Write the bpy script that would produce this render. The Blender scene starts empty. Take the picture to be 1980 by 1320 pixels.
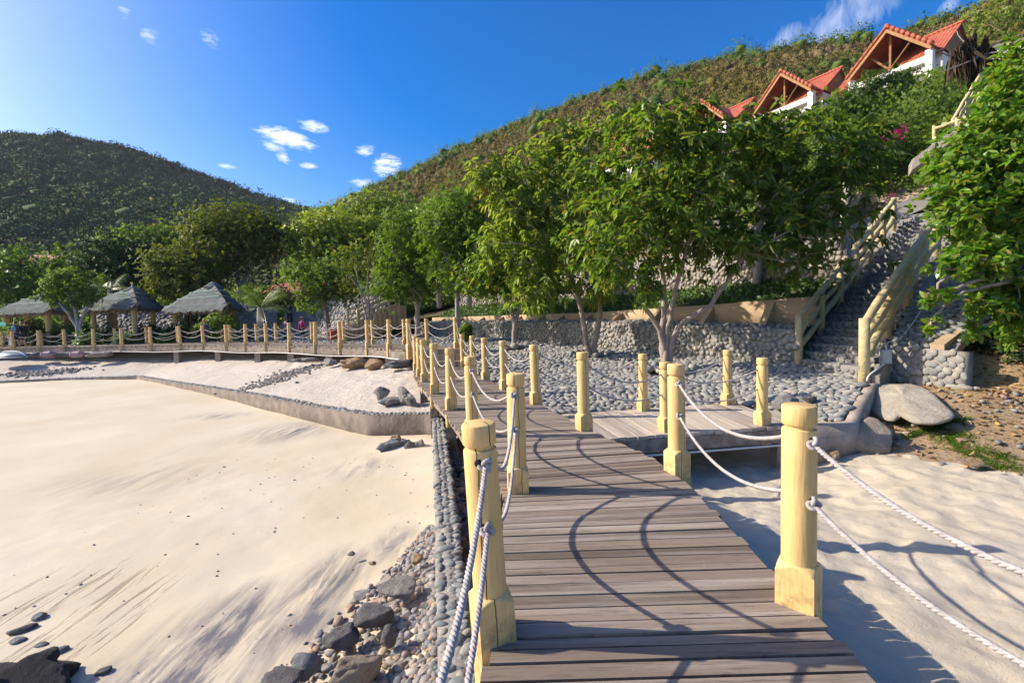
import bpy, bmesh, math, random
import numpy as np
from mathutils import Vector, Matrix, noise as mnoise

random.seed(7); RNG = np.random.default_rng(11)
SC = bpy.context.scene
COL = SC.collection
R_ = math.radians

# ------------------------------------------------------------------ camera
PITCH, ROLL, FPX = R_(3.0), R_(1.66), 880.0
CAM = np.array([0.0, 0.0, 1.57])
_F = np.array([0, math.cos(PITCH), -math.sin(PITCH)])
_R0 = np.array([1.0, 0, 0]); _U0 = np.array([0, math.sin(PITCH), math.cos(PITCH)])
_R = math.cos(ROLL)*_R0 - math.sin(ROLL)*_U0
_U = math.sin(ROLL)*_R0 + math.cos(ROLL)*_U0
cam_d = bpy.data.cameras.new('camera'); cam_d.sensor_width = 36; cam_d.lens = 16
cam_d.clip_start = 0.05; cam_d.clip_end = 6000
cam = bpy.data.objects.new('camera', cam_d); COL.objects.link(cam); SC.camera = cam
M = Matrix.Identity(4)
for i in range(3):
    M[i][0], M[i][1], M[i][2], M[i][3] = _R[i], _U[i], -_F[i], CAM[i]
cam.matrix_world = M

def ray(px, py):
    return _F + (px-990)/FPX*_R + (660-py)/FPX*_U
def at(px, py, d):            # world point seen at a photo pixel, d metres ahead
    return CAM + ray(px, py)*d
def on(px, py, z):            # world point seen at a photo pixel, at height z
    r = ray(px, py); return CAM + r*((z-CAM[2])/r[2])

# ------------------------------------------------------------------ noise
def _hash(ix, iy, s):
    h = (ix.astype(np.int64)*374761393 + iy.astype(np.int64)*668265263 + s*1442695041) & 0x7fffffff
    h = ((h ^ (h >> 13))*1274126177) & 0x7fffffff
    return ((h ^ (h >> 16)) & 0xffff)/65535.0
def vnoise(x, y, s=0):
    x = np.asarray(x, float); y = np.asarray(y, float)
    ix, iy = np.floor(x), np.floor(y); fx, fy = x-ix, y-iy
    fx = fx*fx*(3-2*fx); fy = fy*fy*(3-2*fy)
    a = _hash(ix, iy, s); b = _hash(ix+1, iy, s); c = _hash(ix, iy+1, s); d = _hash(ix+1, iy+1, s)
    return (a*(1-fx)+b*fx)*(1-fy) + (c*(1-fx)+d*fx)*fy - .5
def fbm(x, y, s=0, o=4, g=.5):
    r = 0; a = 1
    for k in range(o):
        r = r + a*vnoise(x*2**k+17*k, y*2**k-9*k, s+k); a *= g
    return r

# ------------------------------------------------------------------ mesh builder
class MB:
    def __init__(s): s.v = []; s.q = []; s.t = []; s.n = 0; s.uv = []; s.ng = []; s.nr = []
    def add(s, V, quads=None, tris=None, uv=None, ngons=None, nrm=None):
        V = np.asarray(V, float).reshape(-1, 3)
        if nrm is not None: s.nr.append(np.asarray(nrm, float).reshape(-1, 3))
        if quads is not None and len(quads): s.q.append(np.asarray(quads, int).reshape(-1, 4)+s.n)
        if tris is not None and len(tris): s.t.append(np.asarray(tris, int).reshape(-1, 3)+s.n)
        if ngons:
            for g in ngons: s.ng.append([i+s.n for i in g])
        s.v.append(V); s.uv.append(np.zeros((len(V), 2)) if uv is None else np.asarray(uv, float)); s.n += len(V)
    def mesh(s, name, mat, origin=(0, 0, 0), smooth=True):
        V = np.concatenate(s.v)-np.asarray(origin, float); UV = np.concatenate(s.uv)
        q = np.concatenate(s.q) if s.q else np.zeros((0, 4), int)
        t = np.concatenate(s.t) if s.t else np.zeros((0, 3), int)
        ng = np.array([i for g in s.ng for i in g], int); ngl = np.array([len(g) for g in s.ng], int)
        me = bpy.data.meshes.new(name)
        li = np.concatenate([q.ravel(), t.ravel(), ng]).astype(np.int32)
        tot = np.concatenate([np.full(len(q), 4), np.full(len(t), 3), ngl]).astype(np.int32)
        st = np.concatenate([[0], np.cumsum(tot)[:-1]]).astype(np.int32)
        me.vertices.add(len(V)); me.vertices.foreach_set('co', V.ravel().astype(np.float32))
        me.loops.add(len(li)); me.loops.foreach_set('vertex_index', li)
        me.polygons.add(len(tot)); me.polygons.foreach_set('loop_start', st); me.polygons.foreach_set('loop_total', tot)
        me.polygons.foreach_set('use_smooth', np.full(len(tot), bool(smooth)))
        u = me.uv_layers.new(name='uv'); u.data.foreach_set('uv', UV[li].ravel().astype(np.float32))
        me.materials.append(mat); me.update(calc_edges=True)
        if s.nr:
            me.polygons.foreach_set('use_smooth', np.ones(len(tot), bool)); me.normals_split_custom_set_from_vertices(np.concatenate(s.nr))
        return me
    def box(s, c, size, rz=0.0, top=1.0, uv=None):
        sx, sy, sz = [k/2 for k in size]
        V = np.array([[-sx,-sy,-sz],[sx,-sy,-sz],[sx,sy,-sz],[-sx,sy,-sz],[-sx*top,-sy*top,sz],[sx*top,-sy*top,sz],[sx*top,sy*top,sz],[-sx*top,sy*top,sz]])
        ca, sa = math.cos(rz), math.sin(rz)
        V = np.stack([V[:,0]*ca-V[:,1]*sa, V[:,0]*sa+V[:,1]*ca, V[:,2]], 1)+np.asarray(c, float)
        s.add(V, [[0,3,2,1],[4,5,6,7],[0,1,5,4],[1,2,6,5],[2,3,7,6],[3,0,4,7]], uv=uv)
    def hexa(s, V, uv=None):      # 8 points: bottom ring then top ring
        s.add(V, [[0,3,2,1],[4,5,6,7],[0,1,5,4],[1,2,6,5],[2,3,7,6],[3,0,4,7]], uv=uv)
    def tube(s, P, r, n=8, cap=True, sq=1.0):
        P = np.asarray(P, float); m = len(P); r = np.broadcast_to(np.asarray(r, float), (m,))
        T = np.gradient(P, axis=0); T /= (np.linalg.norm(T, axis=1, keepdims=True)+1e-12)
        ref = np.array([0, 0, 1.0]) if abs(T[0][2]) < .9 else np.array([1.0, 0, 0])
        a = np.cross(T[0], ref); a /= np.linalg.norm(a); A = [a]
        for i in range(1, m):
            a = A[-1]-T[i]*np.dot(A[-1], T[i]); A.append(a/(np.linalg.norm(a)+1e-12))
        A = np.array(A); B = np.cross(T, A)
        th = np.linspace(0, 2*math.pi, n, endpoint=False)
        V = P[:,None]+r[:,None,None]*(np.cos(th)[None,:,None]*A[:,None]+sq*np.sin(th)[None,:,None]*B[:,None])
        i = np.arange(m-1)[:,None]*n; j = np.arange(n)[None]; k = (np.arange(n)+1) % n
        Q = np.stack([i+j, i+k[None], i+n+k[None], i+n+j], -1).reshape(-1, 4)
        s.add(V.reshape(-1, 3), Q, ngons=[list(range(n))[::-1], [(m-1)*n+x for x in range(n)]] if cap else None)
    def rings(s, RG, cap=True):   # list of equal-length rings of points
        RG = np.asarray(RG, float); m, n = RG.shape[:2]
        i = np.arange(m-1)[:,None]*n; j = np.arange(n)[None]; k = ((np.arange(n)+1) % n)[None]
        Q = np.stack([i+j, i+k, i+n+k, i+n+j], -1).reshape(-1, 4)
        s.add(RG.reshape(-1, 3), Q, ngons=[list(range(n))[::-1], [(m-1)*n+x for x in range(n)]] if cap else None)
    def grid(s, P, uv=None):      # P (m,n,3)
        m, n = P.shape[:2]
        i = np.arange(m-1)[:,None]*n; j = np.arange(n-1)[None]
        Q = np.stack([i+j, i+j+1, i+n+j+1, i+n+j], -1).reshape(-1, 4)
        s.add(P.reshape(-1, 3), Q, uv=uv)

def ico(sub):
    bm = bmesh.new(); bmesh.ops.create_icosphere(bm, subdivisions=sub, radius=1)
    V = np.array([v.co[:] for v in bm.verts]); T = np.array([[v.index for v in f.verts] for f in bm.faces]); bm.free()
    return V, T
ICO1, ICO2, ICO3, ICO4 = ico(1), ico(2), ico(3), ico(4)

# ------------------------------------------------------------------ scene objects
def prop(o, label=None, cat=None, group=None, kind=None):
    if label: o['label'] = label
    if cat: o['category'] = cat
    if group: o['group'] = group
    if kind: o['kind'] = kind
    return o
def thing(name, label, cat, loc=(0, 0, 0), group=None):
    o = bpy.data.objects.new(name, None); COL.objects.link(o); o.location = [float(k) for k in loc]; o.empty_display_size = .2
    return prop(o, label, cat, group)
def part(name, mb, mat, root, smooth=True, label=None, origin=None):
    loc = np.array(root.location) if origin is None else np.array(origin)
    o = bpy.data.objects.new(name, mb.mesh(name, mat, loc, smooth)); COL.objects.link(o); o.parent = root
    if label: o['label'] = label
    return o
def subpart(name, mb, mat, par, root, smooth=True):
    o = bpy.data.objects.new(name, mb.mesh(name, mat, np.array(root.location), smooth)); COL.objects.link(o); o.parent = par
    return o
def single(name, mb, mat, label, cat, loc=(0, 0, 0), group=None, smooth=True):
    o = bpy.data.objects.new(name, mb.mesh(name, mat, loc, smooth)); COL.objects.link(o); o.location = [float(k) for k in loc]
    return prop(o, label, cat, group)
def struct(name, mb, mat, smooth=True, kind='structure', label=None, cat=None):
    o = bpy.data.objects.new(name, mb.mesh(name, mat, (0, 0, 0), smooth)); COL.objects.link(o)
    return prop(o, label, cat, None, kind)
def copy_tree(o, parent=None):
    c = o.copy(); COL.objects.link(c)
    if parent: c.parent = parent
    for ch in list(o.children): copy_tree(ch, c)
    return c

# ------------------------------------------------------------------ materials
def new_mat(name):
    m = bpy.data.materials.new(name); m.use_nodes = True; nt = m.node_tree; nt.nodes.clear()
    out = nt.nodes.new('ShaderNodeOutputMaterial'); b = nt.nodes.new('ShaderNodeBsdfPrincipled')
    nt.links.new(b.outputs[0], out.inputs[0]); return m, nt, b, out
class NT:
    """small helper around a node tree"""
    def __init__(s, nt): s.t = nt
    def n(s, typ, **kw):
        x = s.t.nodes.new(typ)
        for k, v in kw.items(): setattr(x, k, v)
        return x
    def l(s, a, b): s.t.links.new(a, b)
    def coord(s, kind='Object', scale=(1, 1, 1), rot=(0, 0, 0), loc=(0, 0, 0)):
        tc = s.n('ShaderNodeTexCoord'); mp = s.n('ShaderNodeMapping')
        mp.inputs['Scale'].default_value = scale; mp.inputs['Rotation'].default_value = rot; mp.inputs['Location'].default_value = loc
        s.l(tc.outputs[kind], mp.inputs[0]); return mp.outputs[0]
    def noise(s, vec, scale, detail=4, rough=.55, dist=0):
        x = s.n('ShaderNodeTexNoise'); x.inputs['Scale'].default_value = scale; x.inputs['Detail'].default_value = detail
        x.inputs['Roughness'].default_value = rough; x.inputs['Distortion'].default_value = dist
        s.l(vec, x.inputs['Vector']); return x.outputs['Fac']
    def ramp(s, fac, stops):
        x = s.n('ShaderNodeValToRGB'); e = x.color_ramp.elements
        while len(e) < len(stops): e.new(.5)
        for el, (p, c) in zip(e, stops):
            el.position = p; el.color = (c, c, c, 1) if isinstance(c, (int, float)) else (*c, 1)
        s.l(fac, x.inputs[0]); return x.outputs[0]
    def mix(s, f, a, b, mode='MIX'):
        x = s.n('ShaderNodeMix', data_type='RGBA', blend_type=mode)
        for sock, v in ((x.inputs[0], f), (x.inputs[6], a), (x.inputs[7], b)):
            if isinstance(v, (int, float)): sock.default_value = v
            elif isinstance(v, tuple): sock.default_value = (*v, 1)
            else: s.l(v, sock)
        return x.outputs[2]
    def math(s, op, a, b=None, clamp=False):
        x = s.n('ShaderNodeMath', operation=op, use_clamp=clamp)
        for i, v in enumerate((a, b)):
            if v is None: continue
            if isinstance(v, (int, float)): x.inputs[i].default_value = v
            else: s.l(v, x.inputs[i])
        return x.outputs[0]
    def bump(s, h, strength=.5, dist=.02, normal=None):
        x = s.n('ShaderNodeBump'); x.inputs['Strength'].default_value = strength; x.inputs['Distance'].default_value = dist
        s.l(h, x.inputs['Height'])
        if normal is not None: s.l(normal, x.inputs['Normal'])
        return x.outputs[0]
    def island(s):
        return s.n('ShaderNodeNewGeometry').outputs['Random Per Island']
    def sep(s, vec):
        x = s.n('ShaderNodeSeparateXYZ'); s.l(vec, x.inputs[0]); return x.outputs

def simple(name, col, rough=.8, col2=None, scale=3, bump=0, bscale=20, spec=.3, metal=0):
    m, nt, b, _ = new_mat(name); h = NT(nt); v = h.coord('Object')
    b.inputs['Roughness'].default_value = rough; b.inputs['Specular IOR Level'].default_value = spec; b.inputs['Metallic'].default_value = metal
    if col2:
        f = h.ramp(h.noise(v, scale, 5), [(.35, 0.0), (.65, 1.0)]); h.l(h.mix(f, col, col2), b.inputs['Base Color'])
    else: b.inputs['Base Color'].default_value = (*col, 1)
    if bump: h.l(h.bump(h.noise(v, bscale, 6, .65), bump, .03), b.inputs['Normal'])
    return m

def leaf_mat(name, cols, trans=.35, gloss=.35, rough=.4, patch=None):
    m, nt, b, out = new_mat(name); h = NT(nt)
    stops = [(i/(len(cols)-1), c) for i, c in enumerate(cols)]
    c = h.ramp(h.island(), stops)
    if patch:
        v = h.coord('Object'); f = h.noise(v, patch[0], 6, .65); c = h.mix(h.ramp(f, [(.46, 0.), (.60, patch[2])]), c, patch[1])
        f2 = h.noise(v, patch[0]*3.7, 3, .6); c = h.mix(h.ramp(f2, [(.52, 0.), (.62, .5)]), c, patch[3])
    h.l(c, b.inputs['Base Color']); b.inputs['Roughness'].default_value = rough; b.inputs['Specular IOR Level'].default_value = gloss
    tr = h.n('ShaderNodeBsdfTranslucent'); h.l(h.mix(1.0, c, (1.5, 1.6, .55), 'MULTIPLY'), tr.inputs[0])
    ms = h.n('ShaderNodeMixShader'); ms.inputs[0].default_value = trans
    h.l(b.outputs[0], ms.inputs[1]); h.l(tr.outputs[0], ms.inputs[2]); h.l(ms.outputs[0], out.inputs[0])
    return m

MAT = {}
# --- yellow painted posts, with checks in the timber
m, nt, b, _ = new_mat('yellow_painted_wood'); h = NT(nt); tc = h.n('ShaderNodeTexCoord'); oi = h.n('ShaderNodeObjectInfo')
X, Y, Z = h.sep(tc.outputs['Object'])
v = h.n('ShaderNodeVectorMath', operation='ADD'); h.l(tc.outputs['Object'], v.inputs[0])
cx = h.n('ShaderNodeCombineXYZ'); h.l(h.math('MULTIPLY', oi.outputs['Random'], 37.0), cx.inputs[0]); h.l(h.math('MULTIPLY', oi.outputs['Random'], 11.0), cx.inputs[2]); h.l(cx.outputs[0], v.inputs[1])
sv = h.n('ShaderNodeMapping'); sv.inputs['Scale'].default_value = (1, 1, .07); h.l(v.outputs[0], sv.inputs[0])
grain = h.noise(sv.outputs[0], 90, 4, .6)
base = h.mix(h.ramp(h.noise(v.outputs[0], 5, 4), [(.35, 0.), (.7, 1.)]), (.76, .52, .225), (.68, .45, .175))
base = h.mix(h.ramp(grain, [(.32, .5), (.5, 0.)]), base, (.45, .32, .13))
base = h.mix(h.math('MULTIPLY', h.ramp(h.noise(v.outputs[0], 18, 5, .7), [(.68, 0.), (.74, 1.)]), .45), base, (.5, .42, .28))
wob = h.n('ShaderNodeMapping'); wob.inputs['Scale'].default_value = (.15, .15, 2.5); h.l(v.outputs[0], wob.inputs[0])
wn = h.math('MULTIPLY', h.math('SUBTRACT', h.noise(wob.outputs[0], 1.5, 3), .5), .045)
off = h.math('MULTIPLY', h.math('SUBTRACT', oi.outputs['Random'], .5), .09)
crk = None
for sgn, wd in ((1, .0026), (-1, .0013)):
    dx = h.math('ABSOLUTE', h.math('ADD', h.math('ADD', X, off if sgn > 0 else h.math('MULTIPLY', off, -1.6)), wn))
    cm = h.math('MULTIPLY', h.math('LESS_THAN', dx, wd), h.math('LESS_THAN', h.math('MULTIPLY', Y, float(sgn)), 0.0))
    crk = cm if crk is None else h.math('MAXIMUM', crk, cm)
base = h.mix(crk, base, (.06, .04, .02))
gm = h.math('MULTIPLY', h.ramp(Z, [(.0, 1.), (.22, 0.)]), h.ramp(h.noise(v.outputs[0], 14, 6, .7), [(.42, 0.), (.62, 1.)]))
base = h.mix(h.math('MULTIPLY', gm, .75), base, (.22, .16, .08))
chip = h.ramp(h.noise(v.outputs[0], 30, 6, .75), [(.66, 0.), (.68, 1.)]); base = h.mix(h.math('MULTIPLY', chip, .75), base, (.30, .24, .15))
h.l(base, b.inputs['Base Color']); b.inputs['Roughness'].default_value = .6; b.inputs['Specular IOR Level'].default_value = .3
hh = h.math('SUBTRACT', grain, h.math('MULTIPLY', crk, 2.0)); h.l(h.bump(hh, .45, .006), b.inputs['Normal'])
MAT['yellow'] = m

# --- weathered deck planks (uv: u along the plank, v across)
def plank_mat(name, c0, c1, dark, pale):
    m, nt, b, _ = new_mat(name); h = NT(nt)
    isl = h.island(); uvc = h.coord('UV')
    sc = h.n('ShaderNodeMapping'); sc.inputs['Scale'].default_value = (1.2, 22, 1); h.l(uvc, sc.inputs[0])
    cmb = h.n('ShaderNodeCombineXYZ'); h.l(h.math('MULTIPLY', isl, 51.0), cmb.inputs[2]); h.l(h.math('MULTIPLY', isl, 13.0), cmb.inputs[0])
    ad = h.n('ShaderNodeVectorMath', operation='ADD'); h.l(sc.outputs[0], ad.inputs[0]); h.l(cmb.outputs[0], ad.inputs[1])
    g = h.noise(ad.outputs[0], 2.2, 8, .7, .6); g2 = h.noise(ad.outputs[0], 8, 5, .7)
    big = h.noise(ad.outputs[0], .35, 3)
    col = h.mix(h.ramp(isl, [(0, 0.), (1, 1.)]), c0, c1)
    col = h.mix(h.ramp(isl, [(.70, 0.), (.8, .9)]), col, (c0[0]*.62, c0[1]*.6, c0[2]*.62))
    col = h.mix(h.ramp(big, [(.45, 0.), (.7, .7)]), col, pale)
    col = h.mix(h.ramp(g, [(.3, .85), (.48, 0.)]), col, dark)
    col = h.mix(h.math('MULTIPLY', h.ramp(g2, [(.3, 1.), (.42, 0.)]), .7), col, (dark[0]*.5, dark[1]*.5, dark[2]*.5))
    spot = h.noise(h.coord('Object'), 26, 2, .5); col = h.mix(h.ramp(spot, [(.76, 0.), (.78, .5)]), col, (.55, .53, .5))
    h.l(col, b.inputs['Base Color']); b.inputs['Roughness'].default_value = .75; b.inputs['Specular IOR Level'].default_value = .25
    h.l(h.bump(h.math('ADD', g, h.math('MULTIPLY', g2, .5)), .5, .006), b.inputs['Normal'])
    return m
MAT['plank'] = plank_mat('weathered_deck_plank', (.195, .148, .11), (.36, .285, .215), (.07, .054, .045), (.45, .385, .32))
MAT['plank_pale'] = plank_mat('bleached_deck_plank', (.46, .38, .29), (.55, .47, .38), (.28, .22, .17), (.62, .56, .48))
MAT['beam'] = simple('old_beam', (.17, .13, .10), .85, (.32, .27, .22), 6, .5, 25)
MAT['rope'] = simple('white_rope', (.51, .465, .45), .85, (.36, .325, .31), 30, .4, 160)
MAT['pipe'] = simple('grey_pipe', (.62, .6, .58), .5)

# --- sands
def sand_mat(name, c0, c1, bs, streaks=False, prints=0.0):
    m, nt, b, _ = new_mat(name); h = NT(nt); v = h.coord('Object')
    f = h.ramp(h.noise(v, .45, 5, .6), [(.35, 0.), (.65, 1.)]); col = h.mix(f, c0, c1)
    fine = h.noise(v, 140, 3, .7); col = h.mix(h.math('MULTIPLY', h.ramp(fine, [(.3, 1.), (.52, 0.)]), .38), col, (c0[0]*.55, c0[1]*.52, c0[2]*.5))
    speck = h.noise(v, 38, 2, .5); col = h.mix(h.ramp(speck, [(.755, 0.), (.77, .8)]), col, (.14, .11, .09))
    hgt = h.math('ADD', h.math('MULTIPLY', fine, .5), h.noise(v, 9, 5, .6))
    if streaks:
        def blob(px, py, rx, ry, amt):
            p = on(px, py, -1.05); q = h.coord('Object', (1/rx, 1/ry, 0), (0, 0, 0), (-p[0]/rx, -p[1]/ry, 0))
            ln = h.n('ShaderNodeVectorMath', operation='LENGTH'); h.l(q, ln.inputs[0])
            return h.math('MULTIPLY', h.math('SUBTRACT', 1.0, ln.outputs['Value'], True), amt)
        tot = None
        for a in ((250, 920, 2.0, 1.2, .34), (560, 830, 1.3, 1.3, .8), (440, 1230, .9, 1.1, 1.35), (640, 1120, .45, 1.0, 1.2), (700, 900, .8, 1.0, .45), (330, 1310, 1.0, .5, 1.5), (590, 1210, .5, .5, 1.1), (420, 800, 1.4, .9, .5), (760, 1050, .35, .8, .8)):
            t = blob(*a); tot = t if tot is None else h.math('MAXIMUM', tot, t)
        sv = h.coord('Object', (2.4, .42, 1), (0, 0, R_(-20)))
        sn = h.noise(sv, 1.7, 9, .7, .5)
        k = h.math('MULTIPLY', tot, h.math('MULTIPLY', h.math('SUBTRACT', sn, .40, True), 6.5), True)
        col = h.mix(h.math('MULTIPLY', k, .93), col, (.115, .115, .135))
        # erosion rills at the low corner
        rp = on(70, 1200, -1.08); q = h.coord('Object', (1/1.25, 1/1.25, 0), (0, 0, 0), (-rp[0]/1.25, -rp[1]/1.25, 0))
        ln = h.n('ShaderNodeVectorMath', operation='LENGTH'); h.l(q, ln.inputs[0])
        rm = h.math('SUBTRACT', 1.0, ln.outputs['Value'], True)
        rv = h.coord('Object', (7.5, .9, 1), (0, 0, R_(-27))); rn = h.noise(rv, 1.3, 6, .6, .5)
        rill = h.math('MULTIPLY', h.ramp(rn, [(.56, 0.), (.64, 1.)]), h.ramp(rm, [(.0, 0.), (.35, 1.)]))
        col = h.mix(h.math('MULTIPLY', rill, .55), col, (.22, .16, .10)); hgt = h.math('SUBTRACT', h.math('MULTIPLY', hgt, .35), h.math('MULTIPLY', rill, 1.6))
    if prints:
        hgt = h.math('ADD', hgt, h.math('MULTIPLY', h.noise(v, 3.6, 3, .5), prints))
    h.l(col, b.inputs['Base Color']); b.inputs['Roughness'].default_value = .9; b.inputs['Specular IOR Level'].default_value = .15
    h.l(h.bump(hgt, .55, bs), b.inputs['Normal']); return m
MAT['sand_low'] = sand_mat('smooth_beach_sand', (.57, .475, .335), (.63, .548, .42), .006, True)
MAT['sand_up'] = sand_mat('trodden_sand', (.56, .485, .395), (.61, .54, .46), .09, False, 1.6)
MAT['sand_right'] = sand_mat('pale_trodden_sand', (.60, .505, .37), (.65, .57, .445), .075, False, 1.5)

# --- soil
m, nt, b, _ = new_mat('red_soil'); h = NT(nt); v = h.coord('Object')
c = h.mix(h.ramp(h.noise(v, 1.2, 6, .65), [(.35, 0.), (.65, 1.)]), (.42, .26, .12), (.33, .24, .15))
c = h.mix(h.ramp(h.noise(v, 20, 4, .7), [(.5, 0.), (.62, .8)]), c, (.16, .11, .06))
h.l(c, b.inputs['Base Color']); b.inputs['Roughness'].default_value = .95; h.l(h.bump(h.noise(v, 12, 7, .7), .9, .06), b.inputs['Normal']); MAT['soil'] = m
MAT['tan_bank'] = simple('tan_bank', (.52, .40, .26), .95, (.42, .33, .22), 1.4, .7, 6)
m, nt, b, _ = new_mat('wooded_ground'); h = NT(nt); v = h.coord('Object')
c = h.mix(h.ramp(h.noise(v, .25, 6, .65), [(.35, 0.), (.65, 1.)]), (.055, .055, .022), (.12, .095, .05))
h.l(c, b.inputs['Base Color']); b.inputs['Roughness'].default_value = 1; h.l(h.bump(h.noise(v, 1.5, 6, .7), 1, .5), b.inputs['Normal']); MAT['wood_ground'] = m
m, nt, b, _ = new_mat('dry_hill'); h = NT(nt); v = h.coord('Object')
c = h.mix(h.ramp(h.noise(v, .06, 7, .65), [(.4, 0.), (.6, 1.)]), (.10, .085, .035), (.19, .15, .085))
h.l(c, b.inputs['Base Color']); b.inputs['Roughness'].default_value = 1; h.l(h.bump(h.noise(v, .8, 6, .7), 1, .8), b.inputs['Normal']); MAT['hill'] = m

# --- stones
def stone_mat(name, cols, rough=.7):
    m, nt, b, _ = new_mat(name); h = NT(nt); v = h.coord('Object')
    c = h.ramp(h.island(), [(i/(len(cols)-1), k) for i, k in enumerate(cols)])
    c = h.mix(h.math('MULTIPLY', h.ramp(h.noise(v, 22, 5, .7), [(.4, 0.), (.65, 1.)]), .35), c, (.45, .42, .38))
    h.l(c, b.inputs['Base Color']); b.inputs['Roughness'].default_value = rough; b.inputs['Specular IOR Level'].default_value = .3
    h.l(h.bump(h.noise(v, 45, 5, .6), .3, .01), b.inputs['Normal']); return m
MAT['cobble'] = stone_mat('river_cobble', [(0.136, 0.144, 0.141), (0.212, 0.216, 0.201), (0.288, 0.272, 0.231), (0.187, 0.200, 0.201), (0.339, 0.296, 0.231), (0.161, 0.172, 0.171)])
MAT['cobble_blue'] = stone_mat('blue_grey_cobble', [(0.110, 0.124, 0.126), (0.170, 0.188, 0.186), (0.229, 0.232, 0.212), (0.136, 0.152, 0.156), (0.280, 0.248, 0.193), (0.127, 0.140, 0.141)])
MAT['cobble_pale'] = stone_mat('pale_cobble', [(0.266, 0.238, 0.190), (0.322, 0.284, 0.221), (0.210, 0.191, 0.160), (0.350, 0.304, 0.233)])
MAT['cobble_riser_shade'] = stone_mat('shade_toned_riser_cobble', [(.085, .095, .095), (.13, .135, .13), (.17, .165, .15), (.10, .11, .115)])  # cobble colours darkened to put shade on the risers below lit tread edges
MAT['pebble'] = stone_mat('mixed_pebble', [(.16, .16, .17), (.10, .105, .115), (.25, .22, .19), (.20, .205, .20), (.34, .19, .11), (.13, .14, .15), (.30, .27, .23), (.40, .26, .13)])
MAT['soil_rock'] = stone_mat('orange_shards', [(.40, .24, .11), (.32, .2, .11), (.45, .33, .2), (.25, .18, .12)], .9)
MAT['mortar'] = simple('grey_mortar', (.31, .285, .25), .95, (.24, .22, .195), 8, .6, 40)
MAT['concrete'] = simple('weathered_concrete', (.40, .33, .27), .9, (.26, .21, .17), 2.5, .6, 18)
MAT['kerb_concrete'] = simple('stained_kerb_concrete', (.27, .215, .17), .95, (.15, .12, .10), 3.0, .8, 16)
MAT['tan_concrete'] = simple('tan_concrete', (.50, .36, .22), .9, (.40, .29, .18), 2.0, .4, 14)
MAT['slab'] = None
MAT['grey_concrete'] = simple('grey_concrete', (.30, .285, .27), .9, (.22, .21, .20), 2.0, .5, 10)
def rock_mat(name, a, c2):
    m, nt, b, _ = new_mat(name); h = NT(nt); v = h.coord('Object')
    c = h.mix(h.ramp(h.noise(v, 5, 7, .7), [(.38, 0.), (.62, 1.)]), a, c2)
    c = h.mix(h.ramp(h.noise(v, 30, 5, .7), [(.58, 0.), (.68, .5)]), c, (c2[0]*1.5, c2[1]*1.45, c2[2]*1.35))
    h.l(c, b.inputs['Base Color']); b.inputs['Roughness'].default_value = .85
    h.l(h.bump(h.math('ADD', h.noise(v, 4, 9, .72), h.math('MULTIPLY', h.noise(v, 22, 8, .75), .4)), 1.0, .12), b.inputs['Normal']); return m
MAT['slab'] = rock_mat('cement_crust', (.42, .36, .28), (.52, .46, .37))
MAT['rock_dark'] = rock_mat('dark_rock', (.10, .095, .10), (.21, .19, .18))
MAT['rock_grey'] = rock_mat('grey_rock', (.20, .19, .18), (.33, .30, .27))
MAT['rock_blue'] = rock_mat('slate_rock', (.16, .185, .20), (.28, .29, .29))
MAT['rock_orange'] = rock_mat('orange_rock', (.34, .20, .10), (.42, .30, .18))
MAT['rock_tan'] = rock_mat('tan_rock', (.34, .27, .20), (.44, .36, .27))
MAT['rock_black'] = rock_mat('black_rock', (.02, .02, .022), (.05, .045, .045))

# --- bark, thatch, tiles, plaster
def bark(name, a, c2):
    m, nt, b, _ = new_mat(name); h = NT(nt); v = h.coord('Object', (6, 6, 1.5))
    c = h.mix(h.ramp(h.noise(v, 3, 6, .7), [(.38, 0.), (.62, 1.)]), a, c2); h.l(c, b.inputs['Base Color'])
    b.inputs['Roughness'].default_value = .9; h.l(h.bump(h.noise(v, 6, 6, .7), .8, .02), b.inputs['Normal']); return m
MAT['bark'] = bark('pale_bark', (.40, .32, .27), (.26, .20, .165))
MAT['bark_dark'] = bark('dark_bark', (.20, .16, .13), (.12, .095, .08))
MAT['bark_grey'] = bark('grey_bark', (.36, .35, .35), (.22, .21, .21))
MAT['palm_bark'] = bark('palm_bark', (.42, .37, .31), (.28, .24, .20))
m, nt, b, _ = new_mat('thatch'); h = NT(nt); v = h.coord('Object')
c = h.ramp(h.island(), [(0, (.10, .13, .13)), (.3, (.22, .245, .24)), (.55, (.15, .15, .135)), (.8, (.34, .33, .30)), (1, (.09, .12, .115))])
c = h.mix(h.ramp(h.noise(v, 1.3, 4), [(.52, 0.), (.68, .55)]), c, (.07, .16, .13))
h.l(c, b.inputs['Base Color']); b.inputs['Roughness'].default_value = .95; MAT['thatch'] = m
m, nt, b, _ = new_mat('thatch_fringe'); h = NT(nt)
c = h.ramp(h.island(), [(0, (.20, .14, .09)), (.5, (.30, .22, .15)), (1, (.15, .11, .075))]); h.l(c, b.inputs['Base Color']); b.inputs['Roughness'].default_value = .95; MAT['fringe'] = m
m, nt, b, _ = new_mat('red_roof_tiles'); h = NT(nt); uvc = h.coord('UV')
X, Y, Z = h.sep(uvc)
row = h.math('FRACT', h.math('MULTIPLY', Y, 3.2)); colw = h.math('FRACT', h.math('MULTIPLY', X, 4.0))
hgt = h.math('ADD', row, h.math('SINE', h.math('MULTIPLY', colw, 3.14159)))
bk = h.n('ShaderNodeTexWhiteNoise', noise_dimensions='2D'); cb = h.n('ShaderNodeCombineXYZ')
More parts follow.
